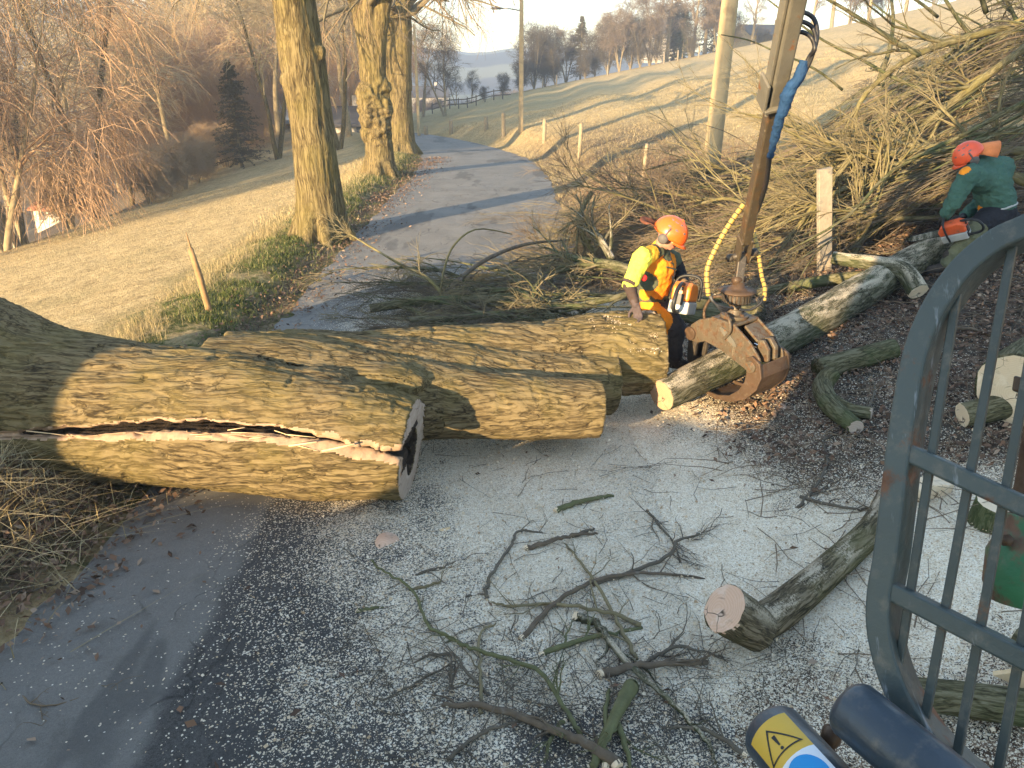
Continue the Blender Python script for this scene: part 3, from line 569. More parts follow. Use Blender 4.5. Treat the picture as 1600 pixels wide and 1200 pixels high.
# ------------------------------------------------------------------ branching wood
M['limb'] = flat('limb_bark', (0.13,0.105,0.06), 0.35, 0.9, 6)
def perp(d, rng):
    r = rng.normal(size=d.shape); r = r-(r*d).sum(-1, keepdims=True)*d; return nrm(r)
def grow(P0, D0, L, R0, R1, k, rng, droop=0.0, wob=0.15, up=0.0):
    N = len(P0); P = np.empty((N, k, 3)); P[:, 0] = P0; D = nrm(np.asarray(D0, float)); L = np.broadcast_to(L, (N,))
    for i in range(1, k):
        D = nrm(D+rng.normal(0, wob, (N, 3))+np.array([0, 0, up-droop*(i/k)])); P[:, i] = P[:, i-1]+D*(L/(k-1))[:, None]
    t = np.linspace(0, 1, k)[None]; R = np.broadcast_to(R0, (N,))[:, None]*(1-t)+np.broadcast_to(R1, (N,))[:, None]*t
    return P, R
def kids(P, R, n, rng, length, ang=(0.5, 1.0), k=4, droop=0.0, up=0.0, wob=0.15, t0=0.2, t1=1.0, rf=0.6, rmin=0.004, tip=0.35, bias=None, rmax=9):
    N, K, _ = P.shape; idx = np.repeat(np.arange(N), n); t = rng.uniform(t0, t1, N*n)*(K-1); i = np.clip(t.astype(int), 0, K-2); f = (t-i)[:, None]
    p = P[idx, i]*(1-f)+P[idx, i+1]*f; tg = nrm(P[idx, i+1]-P[idx, i]); r = R[idx, i]*(1-f[:, 0])+R[idx, i+1]*f[:, 0]
    a = rng.uniform(ang[0], ang[1], N*n)[:, None]; pr = perp(tg, rng)
    if bias is not None: pr = nrm(pr+np.asarray(bias))
    d = tg*np.cos(a)+pr*np.sin(a); L = rng.uniform(length[0], length[1], N*n)*(1.15-0.5*t/(K-1))
    r0 = np.clip(r*rf, rmin, rmax); return grow(p, d, L, r0, np.maximum(r0*tip, rmin*0.5), k, rng, droop, wob, up)
def pts_at(P, f):                   # interpolate polyline
    s = f*(len(P)-1); i = np.clip(s.astype(int), 0, len(P)-2); q = (s-i)[:, None]; return P[i]*(1-q)+P[i+1]*q

def big_trunk(base, D, H, rad, rng, lean=(0, 0), fork=None, burr=None, vox=0.03, flare=1.4):
    """tapered trunk with buttressed foot, burrs and first limbs as one skin"""
    mb = MB(); b = np.array(base, float); lean = np.array([lean[0], lean[1], 0])
    hf = [q for q in zip([-.35, 0, .25, .7, 1.5, 3, 5, 7], [flare*1.1, flare, 1.25, 1.1, 1.0, .96, .92, .8]) if q[0] < H-.4]+[(H, .5)]; hs = [q[0] for q in hf]; fr = [q[1] for q in hf]
    ax = [(b+np.array([0, 0, h])+lean*h+np.array([.05*math.sin(h*1.1), .04*math.cos(h*1.7), 0]), rad*f) for h, f in zip(hs, fr)]
    C = noodle(mb, [(*p, r) for p, r in ax], 44, 22)
    for i in range(7):
        a = i*0.9+rng.uniform(-.3, .3); d = np.array([math.cos(a), math.sin(a), 0]); mb.capsule(b+d*rad*.5+[0, 0, .55], b+d*rad*1.75+[0, 0, -.12], rad*.42, rad*.18)
    if fork:
        for pts in fork: noodle(mb, [(b[0]+x, b[1]+y, b[2]+z, r) for x, y, z, r in pts], 20, 12)
    if burr:
        for (x, y, z), r in burr: mb.ell(b+np.array([x, y, z]), (r, r, r*1.25), nu=12, nv=8)
    V, N, Q, T = remesh(mb, vox, 3)
    h = .012*noise(V*np.array([11, 11, 1.2]))+.035*noise(V*np.array([2.6, 2.6, .9])+4)+.010*(1-2*np.abs(noise(V*np.array([15, 15, 1.7])+7)))
    if burr:
        for (x, y, z), r in burr: dd = np.linalg.norm(V-(b+np.array([x, y, z])), axis=1); h = h+np.exp(-(dd/(r*1.6))**2)*.05*noise(V*7+1)
    V = V+N*h[:, None]
    return V, Q, T, C
def linden(name, base, rad, label, rng, H=15, lean=(0, 0), fork=None, burr=None, limbs=8, ht=(4.5, 12), twigs=10, vox=0.03, hang=1.0, extra=None):
    o = empty(name, base, label, 'tree', 'old lindens along the road'); V, Q, T, C = big_trunk(base, None, H, rad, rng, lean, fork, burr, vox)
    mb = MB(); mb.add(V, Q=Q, T=T, tc=np.stack([V[:, 2], V[:, 0], V[:, 1]], -1)); mb.build('trunk', M['bark_linden'], o)
    mb = MB(); top = np.array([C[-1, :3]]); P0 = []; D0 = []
    for i in range(limbs):
        h = rng.uniform(*ht); p = np.array([np.interp(h+base[2], C[:, 2], C[:, k]) for k in range(3)]); a = i*2.4+rng.uniform(-.5, .5); P0.append(p); D0.append([math.cos(a), math.sin(a), rng.uniform(.35, 1.0)])
    P, R = grow(np.array(P0), np.array(D0), rng.uniform(3.5, 6.5, limbs), rad*.30, rad*.07, 7, rng, .25, .16)
    if extra is not None: P = np.concatenate([P, extra[0]]); R = np.concatenate([R, extra[1]])
    mb.tubes(P, R, 8)
    P2, R2 = kids(P, R, 6, rng, (1.4, 3.2), (.5, 1.1), 6, .25, 0, .2, .15, 1, .5, .012); mb.tubes(P2, R2, 5)
    P3, R3 = kids(P2, R2, 4, rng, (.7, 1.6), (.4, 1.1), 5, .5*hang, 0, .2, .15, 1, .5, .006); mb.tubes(P3, R3, 4)
    mb.build('branches', M['limb'], o)
    mb = MB(); P4, R4 = kids(P3, R3, twigs, rng, (.5, 1.3), (.3, 1.1), 4, .55*hang, 0, .22, .1, 1, .6, .0042); mb.tubes(P4, R4, 3)
    mb.build('crown', M['twig_dark'] if hang < .9 else M['twig'], o); return o
r_ = np.random.RandomState
b1 = gnd(494, 368); b1[0] += .10
linden('linden_tree', b1, .365, 'thick linden trunk standing nearest on the left verge beside the road', r_(11), lean=(-.012, 0), vox=.026, ht=(6.5, 13), twigs=5,
       burr=[((-.24,-.17,2.6),.13),((-.22,-.18,3.3),.14),((.27,-.1,3.0),.10)])
b2 = gnd(594, 272)
linden('linden_tree', b2, .34, 'gnarled linden with a swollen burr low on its trunk and a forked top', r_(12), H=5.0, lean=(-.006, 0), limbs=6, ht=(4.2, 4.9), twigs=5,
       fork=[[(-.02,0,2.9,.31),(-.22,0,4.0,.25),(-.5,.1,5.6,.22),(-.8,.2,8.0,.17),(-1.0,.3,11,.1)],[(.03,0,2.7,.31),(.25,0,3.8,.22),(.62,-.1,5.4,.18),(.85,-.2,8,.14),(.9,-.2,10.5,.08)]],
       burr=[((-.12,-.1,1.6),.36),((-.16,-.1,2.1),.34),((.08,-.1,1.25),.33),((.25,-.05,2.3),.22),((.2,-.05,1.75),.30),((-.2,-.05,1.15),.28)])
b3 = gnd(628, 238)
ex = np.array([[(.2,-.1,5.9),(1.0,-.3,6.5),(2.1,-.5,6.95),(3.2,-.6,7.0),(3.9,-.7,6.95),(4.0,-.7,7.6),(4.3,-.8,8.3)],[(.2,-.1,5.0),(.8,-.3,5.1),(1.4,-.5,5.6),(2.2,-.8,6.6),(3.0,-.9,7.4),(3.8,-1,7.7),(4.5,-1,7.5)]])+b3
exr = np.array([[.17,.14,.12,.10,.085,.07,.05],[.12,.1,.09,.08,.07,.05,.04]])
linden('linden_tree', b3, .46, 'pale linden with two joined stems and a bare limb reaching over the road', r_(13), H=5.2, limbs=5, vox=.035, hang=.35, ht=(4.6, 5.1), twigs=5,
       fork=[[(-.12,0,1.8,.40),(-.38,-.1,3.2,.26),(-.55,-.1,4.8,.22),(-.62,-.1,7,.19),(-.7,-.1,10,.12)],[(.1,0,2.4,.43),(.22,0,4.2,.40),(.28,0,6.5,.34),(.3,0,9,.26),(.3,0,12,.15)]], extra=(ex, exr))
# a neighbour in the same row just out of the picture; its trunk shades the root end
bb = np.array([-8.28, -1.35, 0]); bb[2] = gz(bb[0], bb[1])
linden('linden_tree', bb, .52, 'linden trunk on the bank behind the root end of the felled tree', r_(14), H=13, limbs=4, twigs=3, vox=.05, ht=(8, 12))

bb = np.array([-3.95, -3.9, 0]); bb[2] = gz(bb[0], bb[1])  # out of view, put in so its shadow covers the right-hand brush
linden('linden_tree', bb, .58, 'next linden of the roadside row beside the tractor', r_(15), H=14, limbs=7, twigs=5, vox=.05, ht=(5, 12))
# ------------------------------------------------------------------ woods on the left, along the foot of the field
def wood_tree(name, loc, H, rad, rng, mt, tw, limbs=14, nb=6, ns=5, nt=7, spread=(.35, .8), hang=.5, tl=(.9, 2.1), multi=1, trunkmat=None, tr=.012, low=.3):
    o = empty(name, loc, 'x', 'tree'); mb = MB(); b = np.array(loc, float)
    a = rng.rand(multi)*6.28; D0 = np.stack([np.cos(a)*.22*(multi > 1)+rng.normal(0, .04, multi), np.sin(a)*.22*(multi > 1)+rng.normal(0, .04, multi), np.ones(multi)], -1)
    P, R = grow(np.repeat(b[None]-[0, 0, .3], multi, 0), D0, H*rng.uniform(.85, 1.05, multi), rad/math.sqrt(multi), rad*.12, 9, rng, 0, .05); mb.tubes(P, R, 9, wob=.25)
    mb.build('trunk', trunkmat or M['bark_far'], o); mb = MB()
    P1, R1 = kids(P, R, limbs, rng, (H*.22, H*.42), spread, 6, hang*.25, .05, .14, low, .98, .5, .02); mb.tubes(P1, R1, 5)
    P2, R2 = kids(P1, R1, nb, rng, (H*.09, H*.2), (.4, 1.0), 5, hang*.5, 0, .18, .15, 1, .55, .011); mb.tubes(P2, R2, 4)
    P3, R3 = kids(P2, R2, ns, rng, (tl[0]*1.2, tl[1]*1.2), (.35, 1.0), 4, hang*.9, 0, .2, .1, 1, .6, tr*1.2); mb.tubes(P3, R3, 3)
    P4, R4 = kids(P3, R3, nt, rng, tl, (.3, 1.0), 3, hang, 0, .2, .1, 1, .7, tr); mb.tubes(P4, R4, 3)
    mb.build('crown', tw, o); return o
def lab(o, l, g): o['label'] = l; o['group'] = g; return o
GW = 'bare trees along the foot of the left field'
wl = [wood_tree('bare_tree', (0, 0, 0), 13, .26, r_(21), 0, M['twig'], hang=.6, limbs=14, nb=6, ns=4, nt=4),
      wood_tree('bare_tree', (0, 0, 0), 15, .24, r_(22), 0, M['twig_pale'], hang=.35, limbs=13, nb=6, ns=4, multi=2, nt=3, trunkmat=M['bark_linden']),
      wood_tree('bare_tree', (0, 0, 0), 11, .2, r_(23), 0, M['twig_red'], hang=.9, limbs=15, nb=6, ns=4, multi=2, nt=4, tl=(1.1, 2.6)),
      wood_tree('bare_tree', (0, 0, 0), 9, .22, r_(24), 0, M['twig_dark'], hang=.2, limbs=12, ns=4, nt=3, multi=2, tl=(.5, 1.1))]
LBL = ['tall bare tree with fine brown drooping twigs by the left field', 'bare tree with pale twin stems and upright branches by the left field',
       'bushy bare tree with long reddish hanging twigs by the left field', 'dark crooked bare tree with few twigs at the lower edge of the left field']
rr = r_(31); first = [True]*4
spots = []
for i in range(30):
    y = 20+i*2.6+rr.uniform(-1, 1); u = -15.2-rr.rand()**1.5*14-(2.5 if i % 3 == 0 else 0); spots.append((roadx(y)+u if y < 40 else -.9-.0058*400+u-(y-40)*.06, y, rr.randint(0, 3), rr.uniform(.8, 1.12)))
spots += [(-19, 18, 3, 1.1), (-17.5, 23.5, 3, .95), (-23, 22, 1, 1.1), (-27, 26, 0, 1.1), (-34, 30, 2, 1.2), (-31, 40, 0, 1.2), (-38, 46, 1, 1.2), (-28, 17, 0, 1.1)]
spots += [(-9.6, 44, 1, .8), (-10.6, 52, 0, .9), (-12.5, 60, 2, .85), (-14, 47, 1, .9), (-16.5, 56, 0, 1.0), (-9, 62, 0, .9), (-13, 74, 2, 1.0), (-18, 82, 0, 1.1), (-7.0, 84, 3, .9), (-10.2, 92, 0, .8)]
for x, y, k, s in spots:
    z = float(gz(x, y)); az = rr.rand()*6.28; q_ = np.array([x, y, z])-CAM; pq = 800+FPX*x/(q_[1]*CP-q_[2]*SP)
    if 40 < pq < 215 and y < 48 and not first[k] and rr.rand() < .5: continue
    if first[k]: first[k] = False; o = wl[k]; o.location = (x, y, z); o.rotation_euler = (0, 0, az); o.scale = (s, s, s); lab(o, LBL[k], GW)
    else: copy_tree(wl[k], (x, y, z), az, s, LBL[k], GW)
def conifer(name, loc, H, W, rng, mt, label, group, n=30):
    o = empty(name, loc, label, 'conifer', group); b = np.array(loc, float); mb = MB()
    P, R = grow(b[None]-[[0, 0, .3]], [[0, 0, 1]], H+.3, H*.017, .02, 6, rng, 0, .01); mb.tubes(P, R, 8); mb.build('trunk', M['bark_far'], o)
    mb = MB(); N = n*9; h = (rng.rand(N)**.9*.93+.05); a = rng.rand(N)*6.28; L = W*(1-h)**.85*rng.uniform(.6, 1.15, N)+.15
    P1, R1 = grow(b+np.stack([0*h, 0*h, h*H], -1), np.stack([np.cos(a), np.sin(a), .12+0*a], -1), L, .02, .006, 4, rng, .25, .08); mb.tubes(P1, R1, 3)
    m_ = 46; idx = np.repeat(np.arange(N), m_); f = rng.rand(N*m_)**.8*2.98; i = f.astype(int); q = (f-i)[:, None]; p = P1[idx, i]*(1-q)+P1[idx, i+1]*q+rng.normal(0, .07*H/10, (N*m_, 3))
    flakes(mb, p, H*.010*rng.uniform(.5, 1.6, len(p)), rng, 1.0, (.15, .4)); mb.build('crown', mt, o, smooth=False); return o
x, y = -16.2, 47; conifer('spruce_tree', (x, y, gz(x, y)), 6.0, 1.9, r_(41), M['needles_brown'], 'dark evergreen standing behind the field left of the big linden', 'evergreens')
# hedge scrub between wood and field
scr = wood_tree('bare_shrub', (0, 0, 0), 2.4, .07, r_(51), 0, M['twig'], limbs=9, nb=5, ns=4, nt=4, multi=5, tl=(.25, .6), hang=.3, tr=.008); scr['category'] = 'shrub'
rr = r_(52); fs = True
for i in range(15):
    y = 30+i*1.7+rr.uniform(-.5, .5); x = -16.2-.02*(y-20)**1.0-.004*max(0, y-30)**2+rr.uniform(-1.2, .6); s = rr.uniform(.6, 1.1); z = float(gz(x, y))
    if fs: fs = False; scr.location = (x, y, z); lab(scr, 'low leafless scrub at the lower edge of the left field', 'scrub at the foot of the left field')
    else: copy_tree(scr, (x, y, z), rr.rand()*6, s)

# ------------------------------------------------------------------ trees along the top of the pasture
GR_ = 'bare trees along the top of the pasture'
tl = [wood_tree('bare_tree', (0, 0, 0), 7.5, .2, r_(61), 0, M['twig_dark'], limbs=10, nb=5, ns=4, nt=4, multi=7, tl=(.4, 1.0), hang=.1, tr=.012, low=.08),
      wood_tree('bare_tree', (0, 0, 0), 12, .3, r_(62), 0, M['twig_ridge'], limbs=14, nb=6, ns=5, nt=5, tl=(.5, 1.1), hang=.25, tr=.013, low=.22),
      wood_tree('bare_tree', (0, 0, 0), 9, .25, r_(63), 0, M['twig_ridge'], limbs=14, nb=6, ns=5, nt=5, multi=3, tl=(.5, 1.1), hang=.3, tr=.013)]
LR = ['rounded many-stemmed bare bush on the top edge of the pasture', 'tall bare tree with a wide crown on the top edge of the pasture', 'pale bare tree with thin stems on the top edge of the pasture']
first = [True]*3; rr = r_(64)
def ridge_pt(px, Y, up=0):
    x = (px-800)/FPX*(Y*CP+1.2*SP); return x, Y, float(gz(x, Y))
for px, Y, k, s in ((835, 112, 0, 1.0), (852, 116, 0, .95), (868, 113, 0, .7), (885, 118, 2, .8), (930, 114, 0, .7), (950, 113, 0, .85), (968, 112, 2, .8), (985, 113, 0, .8), (1000, 112, 0, .75), (1015, 113, 2, .95),
                    (1040, 115, 1, 1.05), (1062, 118, 0, .9), (1080, 113, 1, .95), (1100, 117, 1, 1.0), (1075, 112, 0, .5), (1118, 115, 2, .8), (1140, 118, 0, .6), (1170, 120, 1, .8), (1190, 128, 2, .6), (1025, 112, 0, .55),
                    (915, 111, 0, .4), (785, 110, 0, .35), (812, 110, 0, .5), (755, 107, 0, .22), (735, 106, 3, .3), (710, 104, 3, .35),
                    (1260, 120, 1, .9), (1290, 118, 1, 1.0), (1315, 122, 2, 1.0), (1345, 118, 1, .9), (1370, 124, 2, .9), (1400, 120, 1, 1.0), (1440, 120, 0, .9), (1475, 122, 1, .9)):
    x, y, z = ridge_pt(px, Y); az = rr.rand()*6
    if k == 3: copy_tree(wl[3], (x, y, z), az, s*1.4, 'small crooked bare tree beyond the far end of the meadow', 'crooked trees beyond the meadow'); continue
    if first[k]: first[k] = False; o = tl[k]; o.location = (x, y, z); o.rotation_euler = (0, 0, az); o.scale = (s,)*3; lab(o, LR[k], GR_)
    else: copy_tree(tl[k], (x, y, z), az, s, LR[k], GR_)
for px, Y, H, W, mt, l in ((907, 116, 8.2, 2.4, 'needles_brown', 'brownish larch-like conifer alone among the bushes on the pasture edge'), (1112, 122, 12, 3.4, 'needles_brown', 'tall brown-green conifer beside the wooden pole on the skyline'),
                           (1052, 124, 11, 3.2, 'needles_brown', 'conifer behind the tall bare tree on the skyline'), (1065, 116, 6.5, 2.0, 'needles', 'small dark green conifer low among the skyline trees')):
    x, y, z = ridge_pt(px, Y); conifer('conifer_tree', (x, y, z), H, W, r_(int(px)), M[mt], l, 'conifers on the skyline')
# valley trees beyond the meadow, each a small bare tree
rr = r_(70)
for i in range(40):
    y = rr.uniform(132, 200); x = y*rr.uniform(-.17, .07); z = float(gz(x, y)); k = rr.choice([0, 1, 2]); s = np.clip((3-y*rr.uniform(.036, .06)-z)/(8, 12, 9.5)[k], .25, 1.6)
    copy_tree(tl[k], (x, y, z), rr.rand()*6, s, 'bare tree down in the valley beyond the meadow', 'bare trees in the valley')
for i in range(40):
    y = rr.uniform(75, 170); x = -rr.uniform(.32, .72)*y; z = float(gz(x, y))
    copy_tree(tl[rr.choice([1, 2])], (x, y, z), rr.rand()*6, rr.uniform(1.1, 1.8), 'bare tree on the lower slope beyond the left wood', 'bare trees on the lower left slope')

# ------------------------------------------------------------------ poles, posts, stakes
M['pole'] = flat('pole_wood', (0.44,0.33,0.185), 0.2, 0.85, 3, bump=0.01, second=(0.33,0.24,0.14))
M['post'] = flat('post_wood', (0.27,0.215,0.14), 0.25, 0.9, 7, bump=0.01, second=(0.22,0.18,0.12))
M['lamp'] = flat('lamp_grey', (0.16,0.16,0.16), 0.1, 0.5, 4, metal=.4)
def pole(name, p, H, r, label, cat='pole', lean=(0, 0), lamp=False, group=None):
    o = empty(name, p, label, cat, group); p = np.array(p); L = np.array([lean[0], lean[1], 1.0]); mb = MB(); hs = np.linspace(-.3, H, 9)
    P = p+hs[:, None]*L; mb.tubes(P, r*(1-.28*np.clip(hs/H, 0, 1)), 16, caps=True, wob=.04); mb.build('shaft', M['pole'], o)
    if lamp:
        mb = MB(); t = p+L*(H-.9); mb.tubes(np.array([t, t+[-.5, 0, .08], t+[-.9, 0, .1]]), np.array([.025, .025, .025]), 8, caps=True); mb.build('bracket', M['lamp'], o)
        mb = MB(); mb.ell(t+[-1.1, 0, .1], (.32, .1, .055)); mb.build('lamp_head', M['lamp'], o)
    return o
p = gnd(1108, 287); pole('utility_pole', p, 7.5, .17, 'thick pale wooden pole on the bank beside the crane arm', lean=(.012, -.008))
p = gnd(814, 208); Hl = 3.0+math.tan(PITCH-math.atan((600-13)/FPX))*-p[1]-p[2]+.8; pole('street_lamp', p, Hl, .12, 'wooden street lamp pole with a bracket arm at the right edge of the road bend', 'street lamp', lamp=True)
p = np.array([-2.3, 50.5, 0]); p[2] = gz(p[0], p[1]); p2 = gnd(655, 212); pole('utility_pole', p2, 6.6, .11, 'slender far wooden pole just right of the double linden')
rr = r_(80)
def fence_post(p, H, r, label, group='fence posts along the pasture', lean=None):
    mb = MB(); l = rr.normal(0, .03, 2) if lean is None else lean; hs = np.array([-.3, 0, H*.5, H*.93, H]); P = np.array(p)+hs[:, None]*np.array([l[0], l[1], 1]); mb.tubes(P, r*np.array([1, 1, .97, .95, .7]), 9, caps=True, wob=.12)
    return tag(mb.build('fence_post', M['post'], None, p), label, 'fence post', group)
for px, py, top, l in ((1004, 284, 230, 'fence post nearest the crane among brambles, slightly leaning'), (905, 246, 197, 'pale fence post at the near edge of the pasture, left of the brambles'), (850, 222, 190, 'fence post right of the street lamp pole'),
                       (787, 214, 180, 'short fence post just left of the street lamp pole'), (760, 203, 184, 'thin fence post by the road bend'), (705, 210, 190, 'pale fence post on the outer side of the road bend'), (666, 211, 198, 'short stub of a fence post by the far slender pole')):
    p = gnd(px, py); D = (p-CAM)@np.array([0, CP, -SP]); fence_post(p, (py-top)/FPX*D*1.06, 6.5/FPX*D*.5, l)
for i, px in enumerate((950, 1037, 1058, 1090, 870, 848)):
    x, y, z = ridge_pt(px, 107); fence_post((x, y, z), 1.3, .1, 'small grey post on the top edge of the pasture', 'posts on the top edge of the pasture')
# broken stake by the left verge, plank post by the brush
p = gnd(327, 486); mb = MB(); P = np.array([p-[0, 0, .2], p, p+[-.06, .02, .45], p+[-.115, .03, .78]]); mb.tubes(P, np.array([.042, .042, .04, .034]), 7, caps=True, wob=.3)
for d in ((-.135, .03, .98), (-.12, .02, .9)): mb.tubes(np.array([p+[-.1, .03, .7], p+d]), np.array([.02, .004]), 5)
M['stake'] = flat('stake_wood', (0.27,0.165,0.075), 0.3, 0.85, 6, bump=.01); tag(mb.build('broken_stake', M['stake'], None, p), 'splintered broken wooden stake on the left verge', 'stake')
p = at(1277, 430, 9.2); p[2] = gz(p[0], p[1]); mb = MB(); mb.box(p+[0, 0, .52], (.088, .03, .76), np.array([[.96, .22, .17], [-.24, .97, 0], [-.17, -.03, .985]])); M['plank'] = flat('plank_wood', (0.27,0.225,0.165), 0.3, 0.9, 5, bump=.01, second=(0.16,0.145,0.12), thr=(.5, .62)); o = mb.build('plank_post', M['plank'], None, p, smooth=False, bevel=.008)
tag(o, 'upright weathered plank post in front of the brush pile', 'post')
# wire fence far along the meadow end
mb = MB(); o = empty('rail_fence', (-6.5, 96, float(gz(-6.5, 96))), 'dark low rail fence at the far end of the meadow', 'fence')
for i in range(9):
    x = -9.5+i*1.05; z = float(gz(x, 96)); m1 = MB(); m1.box((x, 96, z+.5), (.06, .06, .7)); m1.build('post', M['twig_dark'], o)
for h in (.5, 1.0):
    P = np.array([[-9.6+i*1.05, 96, float(gz(-9.6+i*1.05, 96))+h] for i in range(10)]); m1 = MB(); m1.tubes(P, np.full(10, .06), 4); m1.build('rail', M['twig_dark'], o)

# ------------------------------------------------------------------ houses
M['roof'] = flat('roof_tiles', (0.36,0.13,0.05), 0.3, 0.85, 9); M['wall_w'] = flat('wall_render', (0.58,0.52,0.43), 0.1, 0.9, 2); M['roof_d'] = flat('roof_dark', (0.09,0.085,0.085), 0.2, 0.8, 5)
M['pane'] = flat('window_glass', (0.05,0.06,0.075), 0.1, 0.15, 2, spec=.6); M['wall_o'] = flat('wall_ochre', (0.46,0.30,0.13), 0.15, 0.9, 3)
def house(name, c, L, W, H, rh, rz, roofm, wallm, label, wins=3, chim=True, group=None):
    o = empty(name, c, label, 'house', group); ca, sa = math.cos(rz), math.sin(rz); ax = np.array([[ca, sa, 0], [-sa, ca, 0], [0, 0, 1]]); c = np.array(c, float); lo = lambda x, y, z: c+np.array([x, y, z])@ax
    mb = MB(); mb.box(lo(0, 0, H/2-1), (L/2, W/2, H/2+1), ax)
    for s in (-1, 1): mb.poly([lo(s*L/2, -W/2, H), lo(s*L/2, W/2, H), lo(s*L/2, 0, H+rh)], [[0, 1, 2]])
    mb.build('wall', wallm, o, smooth=False); mb = MB(); e = .4
    for s in (-1, 1):
        a = lo(-L/2-e, s*(W/2+e), H-e*rh/(W/2)); b = lo(L/2+e, s*(W/2+e), H-e*rh/(W/2)); d = lo(L/2+e, 0, H+rh+.02); f = lo(-L/2-e, 0, H+rh+.02); u = np.array([0, 0, .18])
        mb.poly([a, b, d, f, a+u, b+u, d+u, f+u], [[0, 1, 2, 3], [7, 6, 5, 4], [0, 4, 5, 1], [1, 5, 6, 2], [2, 6, 7, 3], [3, 7, 4, 0]])
    rf = mb.build('roof', roofm, o, smooth=False)
    if chim: mb = MB(); mb.box(lo(L*.2, .3, H+rh+.2), (.3, .3, .7), ax); mb.build('chimney', wallm, rf, smooth=False)
    for i in range(wins):
        x = -L/2+L*(i+.5)/wins; mb = MB(); mb.box(lo(x, -W/2-.02, H*.55), (.5, .04, .65), ax); wn = mb.build('window', M['wall_w'], o, smooth=False)
        mb = MB(); mb.box(lo(x, -W/2-.065, H*.55), (.42, .01, .57), ax); mb.build('pane', M['pane'], wn, smooth=False)
    return o
def hat(px, py, Y): p = at(px, py, Y); return p
p = at(128, 343, 95); house('house', p, 8.2, 6, 1.7, 1.5, -.25, M['roof'], M['wall_w'], 'small white house with an orange tiled roof seen through the trees at lower left')
p = at(336, 268, 140); house('house', p, 4.5, 5, 1.0, 1.5, .3, M['roof'], M['wall_o'], 'house with an orange roof half hidden behind hanging twigs', 2)
p = at(170, 296, 125); house('house', p, 11, 7, .8, 1.6, -.1, M['roof_d'], M['wall_w'], 'long low house with a dark roof down behind the left wood', 4)
x, y, z = ridge_pt(1196, 136); p = at(1196, 72, 132); house('house', p, 9, 6, 1.6, 1.3, .25, M['roof_d'], M['wall_o'], 'low ochre house with a grey roof on the skyline beside the wooden pole', 3)
for px, py, Y, l in ((672, 168, 190, 'pale small house among the valley trees beyond the meadow'), (1030, 78, 140, 'white house wall glimpsed between the skyline trees'), (540, 216, 60, 'white low house beyond the trunks left of the road bend')):
    p = at(px, py, Y); house('house', p, 5 if Y < 150 else 8, 6, 2.6 if Y > 100 else 1.2, 2 if Y > 100 else .9, .2, M['roof_d'], M['wall_w'], l, 2)

# ------------------------------------------------------------------ air
m_air = m = bpy.data.materials.new("air"); m.use_nodes = True; t = m.node_tree; t.nodes.remove(t.nodes['Principled BSDF']); pv = t.nodes.new('ShaderNodeVolumePrincipled')
pv.inputs['Color'].default_value = (0.72, 0.84, 1.0, 1); pv.inputs['Density'].default_value = 0.0015; pv.inputs['Anisotropy'].default_value = 0.1
t.links.new(pv.outputs[0], t.nodes['Material Output'].inputs['Volume'])
# ------------------------------------------------------------------ cut logs and branches
def disc(name, c, ax, r, mt, parent, rng, th=.004, jag=.06):
    """sawn end laid 3 mm proud of the log; its own z axis is the pith"""
    ax = nrm(np.array(ax, float)); n = 28; th_ = np.arange(n)*2*math.pi/n; rr = r*(1+1.6*jag*rng.normal(0, .5, n)*.5)
    rot = Vector(ax).to_track_quat('Z', 'Y').to_matrix(); me = bpy.data.meshes.new(name); V = [(0, 0, .003)]+[(rr[i]*math.cos(th_[i]), rr[i]*math.sin(th_[i]), .003) for i in range(n)]+[(rr[i]*math.cos(th_[i]), rr[i]*math.sin(th_[i]), -.02) for i in range(n)]
    F = [(0, 1+i, 1+(i+1) % n) for i in range(n)]+[(1+i, n+1+i, n+1+(i+1) % n, 1+(i+1) % n) for i in range(n)]
    me.from_pydata(V, [], F); me.attributes.new('tc', 'FLOAT_VECTOR', 'POINT').data.foreach_set('vector', np.array(V, np.float32).ravel()); me.materials.append(mt)
    o = bpy.data.objects.new(name, me); SC.collection.objects.link(o); o.parent = parent; p0 = ORG[parent.name]; o.matrix_local = Matrix.Translation(Vector(np.asarray(c)-p0)) @ rot.to_4x4(); ORG[o.name] = np.asarray(c); return o
def smoothpath(P, R, k):
    P = np.array(P, float); R = np.array(R, float); mb = MB(); C = noodle(mb, [(*p, r) for p, r in zip(P, R)], k, 4); return C[:, :3], C[:, 3]
